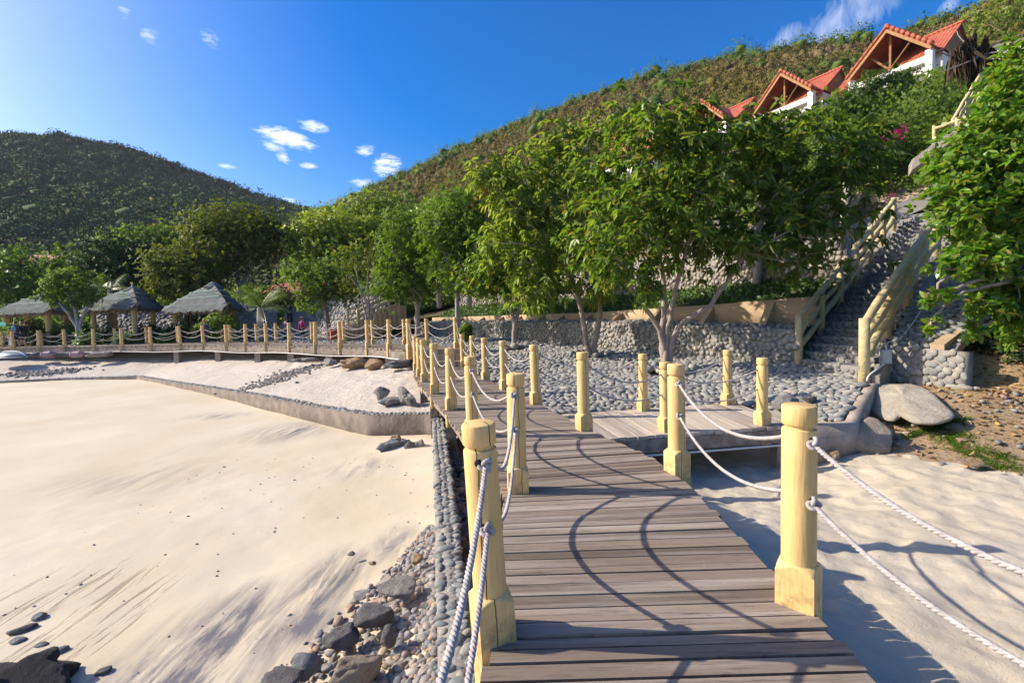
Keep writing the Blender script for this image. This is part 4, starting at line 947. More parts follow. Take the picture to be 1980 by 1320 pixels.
tree('broadleaf_tree', 'large dark glossy tree with a forked pale trunk at the plaza', b1,
     [(1270, 300, 11.2, 125, 85), (1420, 292, 11.5, 120, 75), (1555, 300, 11.3, 120, 80), (1645, 335, 11.0, 75, 52), (1225, 420, 11.0, 105, 85), (1380, 395, 11.2, 150, 85), (1520, 420, 11.0, 130, 75), (1600, 425, 10.6, 55, 40), (1190, 500, 10.8, 75, 60), (1330, 470, 10.9, 80, 50), (1262, 215, 11.2, 28, 34), (1440, 475, 10.7, 60, 40), (1545, 505, 10.4, 45, 32), (1250, 555, 10.6, 45, 30), (1330, 256, 11.4, 60, 36), (1150, 385, 12.2, 70, 60), (1130, 470, 12.6, 50, 50), (1490, 255, 11.5, 80, 30), (1690, 280, 11.2, 34, 34)],
     [[(1288, 640, 11.6), (1308, 560, 11.5), (1330, 470, 11.3)], [(1282, 650, 11.6), (1284, 560, 11.7), (1270, 460, 11.5)], [(1306, 640, 11.5), (1370, 592, 11.3), (1440, 490, 11.0)], [(1276, 640, 11.5), (1240, 585, 11.1), (1212, 545, 10.9)]],
     'leaf_main', 'bark', 1650, 9, .235, .064, 1.0, .55, True, .135, 'broadleaf trees on the plaza', 12, .5, .35, .28)
tree('broadleaf_tree', 'olive green drooping tree with two leaning trunks in the middle of the plaza', PITS[1],
     [(1015, 345, 14.2, 66, 50), (1100, 315, 14.6, 70, 50), (1000, 430, 14.2, 62, 70), (1095, 410, 14.5, 85, 85), (1030, 510, 14.0, 62, 62), (1125, 510, 14.3, 75, 50), (935, 335, 14.0, 40, 32), (1150, 255, 14.6, 55, 42), (955, 470, 14.0, 35, 40), (1060, 265, 14.6, 40, 30), (1040, 570, 13.8, 45, 32), (1160, 560, 14.0, 50, 34), (975, 380, 14.4, 50, 45)],
     [[(1128, 620, 14.6), (1110, 555, 14.5), (1075, 480, 14.3)], [(1158, 620, 14.6), (1156, 550, 14.8), (1140, 460, 14.6)]],
     'leaf_yellow', 'bark', 1050, 8, .25, .062, 1.0, .7, True, .12, 'broadleaf trees on the plaza', 11, .45, .35, .3)
tree('broadleaf_tree', 'small dark tree with a low V fork in front of the curved garden wall', PITS[2],
     [(960, 500, 18, 62, 48), (1030, 530, 18.2, 60, 42), (990, 560, 17.8, 65, 34), (1065, 560, 18.2, 42, 36), (1010, 480, 18.6, 60, 40), (925, 545, 18, 36, 34)],
     [[(995, 625, 18.2), (972, 570, 18.0)], [(996, 625, 18.2), (1014, 575, 18.3)]], 'leaf_main', 'bark', 1000, 8, .22, .075, .95, .35, True, .14, 'broadleaf trees on the plaza')
def gbase(px, py, d): return at(px, py, d)
tree('broadleaf_tree', 'bright green tree with a straight thin trunk behind the rope posts', gbase(886, 655, 20),
     [(880, 420, 20, 60, 50), (860, 490, 20, 58, 50), (920, 470, 20.4, 55, 55), (890, 540, 19.6, 62, 34), (945, 530, 20, 40, 36), (845, 440, 20.6, 40, 40), (905, 395, 20.5, 40, 32)],
     [[(884, 590, 20), (882, 530, 20)]], 'leaf_mid', 'bark_grey', 1500, 8, .20, .075, .95, .3, False, .13, 'broadleaf trees on the plaza')
tree('broadleaf_tree', 'dark tree with a leaning trunk behind the corner of the raised boardwalk', gbase(806, 655, 22),
     [(770, 480, 22, 58, 52), (812, 520, 22, 62, 46), (755, 540, 22, 46, 38), (828, 460, 22.4, 46, 48), (790, 430, 22.6, 48, 40), (800, 560, 21.6, 50, 26)],
     [[(806, 590, 22), (790, 545, 22), (775, 500, 22)], [(806, 600, 22), (822, 560, 22.1)]], 'leaf_mid', 'bark', 1500, 8, .20, .08, .95, .3, False, .17, 'broadleaf trees on the plaza')
tree('bare_tree', 'thin leaved tree with many pale bare stems beside the log railing', gbase(714, 630, 25),
     [(690, 500, 25, 40, 34), (740, 515, 25, 38, 36), (718, 480, 25, 40, 30), (670, 540, 25, 24, 24), (755, 550, 25, 26, 26)],
     [[(700, 580, 25), (688, 520, 25)], [(712, 570, 25), (712, 500, 25)], [(722, 580, 25), (742, 520, 25)], [(730, 600, 25), (738, 560, 25.2)], [(705, 575, 25), (672, 530, 25)]], 'leaf_round', 'bark', 330, 7, .2, .08, .95, .2, False, .10, None, 10, .4, .35, .3)
tree('broadleaf_tree', 'dark low tree with a crooked trunk beside the small stone stair', gbase(640, 655, 28),
     [(610, 545, 28, 52, 38), (650, 530, 28, 48, 42), (600, 575, 28, 38, 28), (672, 570, 28, 30, 28), (580, 520, 28.5, 36, 30), (690, 520, 28.4, 26, 30)],
     [[(632, 610, 28), (624, 570, 28)]], 'leaf_mid', 'bark_dark', 1300, 8, .20, .09, .95, .25, False, .17, 'trees along the promenade')
tree('round_tree', 'large rounded tawny green tree towering behind the right hand thatched shelter', gbase(462, 610, 38),
     [(450, 452, 38, 80, 44), (402, 470, 38, 46, 44), (505, 468, 38, 42, 46), (450, 490, 37.4, 70, 34), (430, 440, 38.4, 50, 28), (480, 440, 38.4, 50, 30), (385, 490, 37.5, 24, 30)],
     [[(464, 560, 38), (455, 510, 38)], [(466, 560, 38), (490, 510, 38)]], 'leaf_round', 'bark', 3600, 8, .26, .13, .95, .1, False, .3, 'trees along the promenade', 9, .72, .5, .25)
tree('round_tree', 'golden green flat topped tree lit by the sun behind the small stone stair', gbase(640, 600, 39),
     [(600, 455, 39, 56, 36), (655, 440, 39, 72, 32), (725, 455, 39, 46, 36), (640, 478, 38.4, 72, 26), (690, 480, 38.6, 50, 26), (570, 468, 38.6, 30, 26)],
     [[(640, 540, 39), (640, 490, 39)]], 'leaf_gold', 'bark_dark', 3000, 8, .28, .14, .95, .1, False, .28, 'trees along the promenade', 9, .72, .5, .25)
tree('round_tree', 'very dark dense tree between the middle and right thatched shelters', gbase(245, 620, 43),
     [(240, 505, 43, 55, 48), (205, 520, 43, 36, 38), (282, 505, 43, 36, 42), (250, 550, 42, 50, 40)],
     [[(246, 560, 43), (245, 520, 43)]], 'leaf_dark', 'bark_dark', 2200, 8, .3, .15, .95, .1, False, .25, 'trees along the promenade', 9, .7)
tree('round_tree', 'sunlit yellowish tree overhanging the right hand thatched shelter from the left', gbase(362, 640, 35),
     [(348, 510, 35, 54, 38), (398, 528, 35, 40, 38), (318, 540, 35, 34, 36), (372, 556, 34.6, 50, 32), (335, 560, 34.4, 36, 24), (415, 505, 35.4, 28, 30), (300, 515, 35.2, 18, 24)],
     [[(360, 590, 35), (358, 550, 35)]], 'leaf_round', 'bark_dark', 2200, 8, .24, .12, .95, .15, False, .2, 'trees along the promenade', 10, .6)
tree('broadleaf_tree', 'hazy green tree rising behind the dark dense tree', gbase(300, 610, 56),
     [(300, 462, 56, 48, 28), (258, 470, 56, 38, 28), (345, 462, 56, 38, 28), (222, 480, 56, 36, 24), (300, 490, 55, 60, 28)],
     [[(300, 550, 56), (300, 500, 56)]], 'leaf_mid', 'bark_dark', 1700, 8, .36, .18, .95, .1, False, .25, 'trees along the promenade', 9, .6)
tree('broadleaf_tree', 'bright green tree at the left edge above the left thatched shelter', gbase(20, 650, 37),
     [(20, 512, 37, 42, 34), (42, 548, 37, 40, 38), (2, 560, 37, 46, 38), (-40, 530, 37, 50, 50), (60, 575, 36.5, 30, 26)],
     [[(20, 600, 37), (20, 560, 37)]], 'leaf_bright', 'bark_dark', 1500, 8, .26, .13, .95, .15, False, .2, 'trees along the promenade', 9, .6)
tree('broadleaf_tree', 'grey limbed tree growing between the left and middle thatched shelters', gbase(152, 650, 30.4),
     [(122, 550, 30.5, 28, 24), (150, 562, 30.4, 28, 28), (100, 572, 30.4, 22, 16), (174, 572, 30.2, 14, 20), (140, 535, 31, 28, 20)],
     [[(150, 635, 30.4), (128, 600, 30.4), (110, 580, 30.4)], [(151, 635, 30.4), (145, 600, 30.3), (138, 575, 30.4)], [(154, 635, 30.4), (166, 600, 30.4), (172, 585, 30.4)]], 'leaf_mid', 'bark_grey', 900, 8, .19, .09, .95, .2, False, .19, 'trees along the promenade')
tree('broadleaf_tree', 'mid green tree filling the gap behind the left thatched shelter', gbase(120, 620, 46),
     [(140, 515, 46, 46, 28), (100, 530, 46, 46, 30), (175, 525, 46, 32, 34), (70, 540, 46, 40, 30)],
     [[(120, 580, 46), (120, 545, 46)]], 'leaf_mid', 'bark_dark', 1500, 8, .3, .15, .95, .1, False, .2, 'trees along the promenade')
tree('broadleaf_tree', 'yellow green bushy tree on the skyline between the two hills', gbase(710, 560, 52),
     [(720, 402, 52, 54, 34), (682, 425, 52, 46, 30), (765, 415, 52, 46, 38), (735, 440, 51, 60, 30)],
     [[(715, 500, 52), (718, 440, 52)]], 'leaf_yellow', 'bark_dark', 1900, 8, .32, .16, .95, .1, False, .22, 'trees along the promenade')
tree('broadleaf_tree', 'broad green tree below the skyline right of the yellow green one', gbase(800, 560, 40),
     [(810, 440, 40, 50, 36), (770, 460, 40, 40, 36), (840, 420, 41, 36, 28), (740, 480, 40, 36, 30)],
     [[(800, 500, 40), (805, 460, 40)]], 'leaf_mid', 'bark_dark', 1500, 8, .28, .14, .95, .1, False, .2, 'trees along the promenade')
tree('feathery_tree', 'soft feathery green tree rising above the plaza trees near the orange flowering tree', gbase(880, 560, 34),
     [(870, 412, 34, 50, 40), (905, 398, 34, 38, 28), (835, 430, 34, 36, 34), (925, 430, 34, 38, 36), (880, 445, 33.5, 60, 30)],
     [[(880, 500, 34), (878, 450, 34)]], 'leaf_bright', 'bark_dark', 1900, 10, .26, .07, 1.0, .25, False, .18, None, 10, .5)
tree('flowering_tree', 'orange flowering tree glimpsed behind the olive green tree', gbase(940, 560, 30),
     [(945, 372, 30, 22, 14), (930, 392, 30, 18, 14), (958, 396, 30, 20, 14)], [[(940, 480, 30), (942, 400, 30)]], 'leaf_orange', 'bark_dark', 330, 8, .2, .09, .95, .1, False, .12)
tree('flowering_tree', 'orange flowering bush below the third red roof', gbase(1340, 330, 36),
     [(1335, 235, 36, 22, 12), (1318, 228, 36, 12, 10)], [[(1338, 270, 36)]], 'leaf_orange', 'bark_dark', 220, 8, .2, .09, .95, .1, False, .08)
FE_ = [(1715, 190, 25, 46, 28), (1640, 225, 25, 50, 24), (1600, 250, 25, 42, 20), (1705, 228, 24.6, 56, 30), (1752, 150, 25.4, 28, 16), (1695, 165, 25, 40, 22), (1632, 200, 25, 30, 18), (1585, 225, 25, 28, 18), (1560, 268, 25, 36, 16), (1640, 258, 24.6, 50, 22)]
tree('feathery_tree', 'feathery dark green tree spreading in front of the white villas', gbase(1672, 330, 25), FE_,
     [[(1665, 285, 25), (1660, 250, 25)], [(1672, 285, 25), (1700, 230, 25)]], 'leaf_feather', 'bark', 1900, 14, .2, .045, 1.15, .15, False, .12, None, 12, .35, .15, .35)
tree('bush', 'leafy olive bush right of the large white villa', gbase(1815, 290, 25),
     [(1800, 200, 25, 52, 44), (1850, 172, 25.5, 44, 40), (1775, 250, 24.6, 52, 40), (1850, 225, 24.8, 40, 46), (1820, 150, 26, 30, 22), (1905, 160, 25.6, 30, 36)], [[(1815, 255, 25)]], 'leaf_yellow', 'bark', 1900, 9, .17, .065, .95, .1, False, .1, None, 10, .5, .4, .4, 'bush')
bg = tree('bougainvillea', 'dark bush with magenta blossom below the white villas', gbase(1720, 350, 19),
     [(1712, 295, 19, 62, 44), (1775, 300, 19, 48, 34), (1690, 315, 19, 40, 22), (1800, 300, 19.4, 36, 40)], [[(1720, 320, 19)]], 'leaf_mid', 'bark', 1700, 8, .13, .06, .95, .1, False, .08, None, 10, .5, .4, .4, 'bush')
fl = MB()
for px, py, n in ((1710, 262, 60), (1740, 252, 34), (1677, 258, 26), (1705, 268, 20), (1722, 384 , 8), (1735, 275, 8)):
    c = at(px, py, 18.1); P = c+RNG.normal(0, .10, (n, 3)); leaf_fan(fl, P, RNG.normal(size=(n, 3)), 5, .085, .06, .9, 0, False)
part('blossom', fl, MAT['flower_pink'], bg, False)
tree('paddle_leaf_tree', 'large glossy green tree with paddle shaped leaves filling the right edge', at(2075, 770, 8.6),
     [(1895, 285, 8.4, 70, 70), (1950, 215, 8.6, 62, 58), (1868, 395, 8.2, 56, 60), (1930, 410, 8.4, 78, 84), (1888, 500, 8.0, 52, 46), (1950, 545, 8.2, 66, 60), (1812, 570, 7.8, 26, 13), (1860, 325, 8.3, 38, 38), (1915, 590, 7.9, 38, 26), (1785, 590, 7.8, 14, 9), (1972, 120, 8.8, 34, 44), (2050, 350, 8.6, 90, 190), (1985, 610, 8.1, 55, 45), (2100, 560, 8.4, 90, 110), (1835, 520, 7.9, 22, 16), (1960, 330, 8.0, 60, 60), (1885, 640, 7.8, 16, 18), (1800, 622, 7.7, 10, 14)],
     [[(2060, 650, 8.6), (2030, 560, 8.6), (1990, 470, 8.5)], [(2070, 640, 8.6), (2050, 460, 8.7), (2000, 300, 8.6)]], 'leaf_right', 'bark', 2500, 9, .155, .07, .95, .05, True, .16, None, 12, .45, .5)
tree('broadleaf_tree', 'light green tree on the skyline at the top right corner', at(1950, 140, 44),
     [(1925, 55, 44, 48, 38), (1970, 35, 44, 46, 46), (1955, 95, 43, 40, 26), (1890, 30, 45, 26, 24), (2030, 60, 44, 60, 60)], [[(1950, 110, 44), (1945, 75, 44)]], 'leaf_yellow', 'bark', 1700, 9, .26, .10, .95, .1, False, .2)
# withered plant below the top right corner
root = thing('withered_tree', 'withered blackish tree with hanging dead leaves beside the large white villa', 'tree', at(1897, 300, 17))
tb = MB(); top = at(1893, 110, 17); tb.tube(resample(np.array([at(1897, 300, 17), at(1896, 200, 17), top]), n=10), np.linspace(.09, .06, 10), 7)
for px, py in ((1800, 90), (1990, 130), (1960, 95), (1850, 60), (1990, 60), (1820, 140), (1940, 120)): tb.tube(bend(top, at(px, py, 17+random.uniform(-.8, .8)), 7, .05), np.linspace(.04, .012, 7), 5)
part('trunk', tb, MAT['bark'], root); lm = MB()
for px, py in ((1868, 80), (1882, 72), (1855, 95), (1905, 78), (1843, 105), (1870, 100), (1893, 100), (1915, 95), (1888, 140)):
    leaf_fan(lm, np.array([at(px, py, 17)]*7), np.tile([0, 0, -1.0], (7, 1))+RNG.normal(0, .25, (7, 3)), 5, .85, .09, .22, .9)
part('crown', lm, MAT['leaf_deadpalm'], root, False)

# ------------------------------------------------------------------ shrubs by the promenade
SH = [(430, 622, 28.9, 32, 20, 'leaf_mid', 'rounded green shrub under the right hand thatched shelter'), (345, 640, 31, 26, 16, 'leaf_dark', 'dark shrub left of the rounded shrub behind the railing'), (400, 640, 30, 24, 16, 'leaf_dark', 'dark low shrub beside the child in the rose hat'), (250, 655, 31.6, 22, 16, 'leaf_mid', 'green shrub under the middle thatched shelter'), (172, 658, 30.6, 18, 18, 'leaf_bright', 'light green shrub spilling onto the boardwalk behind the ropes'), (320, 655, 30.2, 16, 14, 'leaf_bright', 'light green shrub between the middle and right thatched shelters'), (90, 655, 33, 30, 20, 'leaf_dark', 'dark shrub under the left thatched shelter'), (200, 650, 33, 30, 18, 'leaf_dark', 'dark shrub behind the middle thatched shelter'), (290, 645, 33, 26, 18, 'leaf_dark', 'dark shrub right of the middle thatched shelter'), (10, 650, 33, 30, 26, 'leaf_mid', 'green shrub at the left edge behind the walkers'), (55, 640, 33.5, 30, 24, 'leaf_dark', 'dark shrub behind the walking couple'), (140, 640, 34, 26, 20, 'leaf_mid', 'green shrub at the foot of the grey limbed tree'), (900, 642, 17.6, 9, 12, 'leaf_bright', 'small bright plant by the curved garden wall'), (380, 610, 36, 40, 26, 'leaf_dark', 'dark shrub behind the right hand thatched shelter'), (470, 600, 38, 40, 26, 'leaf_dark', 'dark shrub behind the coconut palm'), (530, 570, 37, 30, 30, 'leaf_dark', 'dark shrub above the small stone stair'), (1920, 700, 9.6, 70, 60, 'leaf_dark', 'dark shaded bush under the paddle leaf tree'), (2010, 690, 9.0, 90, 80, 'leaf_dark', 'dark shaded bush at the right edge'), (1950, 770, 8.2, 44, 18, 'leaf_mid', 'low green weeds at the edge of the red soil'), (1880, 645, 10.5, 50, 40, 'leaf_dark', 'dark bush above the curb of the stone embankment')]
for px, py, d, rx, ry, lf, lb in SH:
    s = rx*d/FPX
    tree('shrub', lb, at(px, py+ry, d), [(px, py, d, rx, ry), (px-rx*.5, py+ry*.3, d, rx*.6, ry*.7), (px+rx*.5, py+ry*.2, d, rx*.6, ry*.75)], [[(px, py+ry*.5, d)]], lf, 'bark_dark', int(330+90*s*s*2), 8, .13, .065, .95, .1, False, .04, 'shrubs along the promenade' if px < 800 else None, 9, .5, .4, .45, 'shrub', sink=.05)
# ------------------------------------------------------------------ palms
def palm(label, base, top, nf, fl_, r0, leaf='leaf_palm', droop=.55, lw=.055, group=None, up=.5, nl=24):
    base, top = np.asarray(base, float), np.asarray(top, float); root = thing('palm_tree', label, 'palm', base, group)
    tb = MB(); n = 30; P = resample(np.array([base-np.array([0, 0, .2]), base*.5+top*.5+RNG.normal(0, .05, 3), top]), n=n)
    r = np.linspace(r0*1.15, r0*.85, n)*(1+.06*(np.arange(n) % 2)); tb.tube(P, r, 10); part('trunk', tb, MAT['palm_bark'], root)
    lm = MB()
    for k in range(nf):
        a = k*2.39996+random.uniform(-.3, .3); el = up+random.uniform(-.6, .6); L = fl_*random.uniform(.75, 1.1)
        dr = np.array([math.cos(a)*math.cos(el), math.sin(a)*math.cos(el), math.sin(el)]); t = np.linspace(0, 1, 14)[:,None]
        S = top+dr*L*t+np.array([0, 0, -1.0])*(droop*L*t**2.1); lm.tube(S, np.linspace(.022, .006, 14), 4, cap=False)
        T = np.gradient(S, axis=0); T /= np.linalg.norm(T, axis=1, keepdims=True)
        tt = np.linspace(.1, 1, nl); o = np.stack([np.interp(tt, t[:,0], S[:,q]) for q in range(3)], 1); tn = np.stack([np.interp(tt, t[:,0], T[:,q]) for q in range(3)], 1)
        sd = np.cross(tn, [0, 0, 1.0]); sd /= np.linalg.norm(sd, axis=1, keepdims=True)+1e-9
        for sg in (-1, 1):
            ln = L*.23*np.sin(np.clip(tt*1.05+.08, 0, 1)*math.pi)**.6*RNG.uniform(.85, 1.1, nl)+.05
            d = sd*sg*.75+tn*.62+np.array([0, 0, -.5]); d /= np.linalg.norm(d, axis=1, keepdims=True)
            w = tn*lw*.5
            V = np.stack([o-w*.6, o+d*(ln*.5)[:,None]-w, o+d*ln[:,None]+np.array([0, 0, -1.0])*(ln*.22)[:,None], o+d*(ln*.5)[:,None]+w], 1).reshape(-1, 3); lm.add(V, np.arange(nl*4).reshape(-1, 4))
    part('crown', lm, MAT[leaf], root, False); return root
palm('short coconut palm between the right thatched shelter and the small stone stair', at(503, 650, 29.2), at(503, 596, 29.2), 16, 3.2, .2, 'leaf_palm', .5, .036, None, .7)
palm('coconut palm behind the middle thatched shelter', at(213, 640, 36), at(213, 560, 36), 14, 3.0, .18, 'leaf_palm', .5, .038, None, .7)
palm('ringed palm with a pale trunk rising from the green slope behind the large tree', at(1460, 562, 14.5), at(1468, 380, 14.6), 12, 1.9, .115, 'leaf_main', .5, .07)
palm('ringed palm with a pale trunk close beside the stair railing', at(1625, 545, 14.2), at(1640, 290, 14.3), 13, 1.7, .12, 'leaf_palm', .45, .07)
for px, lb in ((849, 'slender palm trunk on the green slope behind the leaning tree'), (908, 'slender palm trunk on the green slope left of the V forked tree'), (1024, 'slender palm trunk on the green slope right of the V forked tree')):
    palm(lb, at(px, 588, 25.5), at(px+3, 470, 25.5), 9, 1.6, .12, 'leaf_mid', .5, .07)

# ================================================================== thatched shelters
def shelter(label, apex, cL, cF, cR, group):
    """hip roof from its apex and three visible eave corners (photo pixel + depth); the fourth closes the square"""
    ap, L, F, Rr = [np.asarray(k, float) for k in (apex, cL, cF, cR)]
    z = (L[2]+F[2]+Rr[2])/3
    for k in (L, F, Rr): k[2] = z
    Bk = L+Rr-F; cen = (L+Rr)/2; ap = np.array([cen[0]*.35+ap[0]*.65, cen[1]*.35+ap[1]*.65, ap[2]])
    root = thing('thatched_shelter', label, 'shelter', (cen[0], cen[1], .45), group)
    cs = [L, F, Rr, Bk]; body = MB(); thm = MB(); fr = MB(); trim = MB()
    for i in range(4):
        a, b_ = cs[i], cs[(i+1) % 4]; up = ap
        # bowed roof plane with a short ridge knob
        rows = []
        for t in np.linspace(0, 1, 9):
            sag = .09*math.sin(t*math.pi); p = a*(1-t)+(up+(a-up)*.08)*t; q = b_*(1-t)+(up+(b_-up)*.08)*t; p = p+[0, 0, sag]; q = q+[0, 0, sag]
            rows.append([p*(1-s)+q*s for s in np.linspace(0, 1, 9)])
        P = np.array(rows); body.grid(P)
        nrm = np.cross(b_-a, up-a); nrm /= np.linalg.norm(nrm); nrm *= np.sign(nrm[2])
        n = 2600; t = (1-np.sqrt(RNG.random(n)))*.92; s = RNG.random(n)
        base = (a*(1-s)[:,None]+b_*s[:,None])*(1-t)[:,None]+up*t[:,None]; base[:,2] += .09*np.sin(t*math.pi)
        dn = ((a+b_)/2-up); dn /= np.linalg.norm(dn); sd = (b_-a)/np.linalg.norm(b_-a)
        tier = np.floor(t*6)/6; ln = RNG.uniform(.35, .6, n)
        o = base+nrm*.05; e = o+dn*ln[:,None]+nrm*(.02+.04*RNG.random(n))[:,None]+sd*RNG.normal(0, .04, n)[:,None]
        w = sd*.035; V = np.stack([o-w, o+w, e+w*.5, e-w*.5], 1).reshape(-1, 3); thm.add(V, np.arange(n*4).reshape(-1, 4))
        n = 420; s = RNG.random(n); o = a*(1-s)[:,None]+b_*s[:,None]+nrm*RNG.uniform(0, .06, n)[:,None]-dn*.1; e = o+(dn*.45+np.array([0, 0, -.65]))*RNG.uniform(.35, .62, n)[:,None]+sd*RNG.normal(0, .05, n)[:,None]
        w = sd*.03; V = np.stack([o-w, o+w, e+w*.4, e-w*.4], 1).reshape(-1, 3); fr.add(V, np.arange(n*4).reshape(-1, 4))
        for tt in (.04, .3, .55):
            p = a*(1-tt)+up*tt; q = b_*(1-tt)+up*tt; S = np.array([p*(1-k)+q*k for k in np.linspace(0, 1, 12)])+nrm*.1; S[:,2] += .09*math.sin(tt*math.pi)+RNG.uniform(-.02, .02, 12); trim.tube(S, .026, 4)
    V0, T0 = ICO2; body.add(V0*np.array([.42, .42, .26])+ap-[0, 0, .22], tris=T0)
    for q in range(260):
        a_ = random.uniform(0, 6.28); o = ap+np.array([math.cos(a_)*.1, math.sin(a_)*.1, .06+random.uniform(-.04, .05)]); e = o+np.array([math.cos(a_)*.5, math.sin(a_)*.5, -.36]); w = np.array([-math.sin(a_), math.cos(a_), 0])*.03; thm.add([o-w, o+w, e+w, e-w], [[0, 1, 2, 3]])
    part('roof', body, MAT['fringe'], root); part('thatch', thm, MAT['thatch'], root, False); part('fringe', fr, MAT['fringe'], root, False); part('batten', trim, MAT['green_net'], root)
    for c in cs:
        p = cen+(c-cen)*.74; g = MB(); g.tube(np.array([(p[0], p[1], z_) for z_ in np.linspace(.2, z+.25, 8)]), np.array([.19]+[.165]*7)+RNG.normal(0, .004, 8), 14); part('column', g, MAT['column'], root)
        g = MB(); g.tube(np.linspace(c+[0, 0, -.02], ap+[0, 0, -.25], 5), .06, 6); part('rafter', g, MAT['timber'], root)
    for i in range(4):
        p, q = cen+(cs[i]-cen)*.74, cen+(cs[(i+1) % 4]-cen)*.74; g = MB(); g.tube(np.array([(p[0], p[1], z+.12), (q[0], q[1], z+.12)]), .08, 6); part('tie_beam', g, MAT['timber'], root)
MAT['green_net'] = simple('faded_green_strip', (.22, .42, .36), .8, (.40, .42, .38), 3)
shelter('thatched shelter nearest the small stone stair, right of the three', at(424, 546, 31), at(317, 594, 32.0), at(441, 594, 29.0), at(468, 593, 33.2), 'thatched shelters behind the raised boardwalk')
shelter('thatched shelter in the middle of the three', at(270, 554, 33), at(158, 594, 33.4), at(266, 592, 30.6), at(314, 593, 34.8), 'thatched shelters behind the raised boardwalk')
shelter('thatched shelter at the left end of the three, partly hidden by a tree', at(98, 566, 34.5), at(-12, 602, 34.4), at(100, 600, 32.0), at(146, 600, 36), 'thatched shelters behind the raised boardwalk')
# green sunshade scrap at the left edge
g = MB(); P = quadgrid(at(-40, 618, 32), at(12, 624, 32), at(10, 630, 31.4), at(-40, 628, 31.2), 8, 5); P[...,2] += .05*fbm(P[...,0]*2, P[...,1]*2, 5); g.grid(P); g.grid((P-np.array([0, 0, .02]))[:,::-1])
root = thing('sunshade', 'green cloth sunshade at the left edge behind the walkers', 'sunshade', at(-14, 655, 32)); part('canopy', g, MAT['green_cloth'], root)
g = MB(); g.tube(np.array([at(-14, 655, 31.8), at(-14, 622, 31.8)]), .03, 6); part('pole', g, MAT['timber'], root)

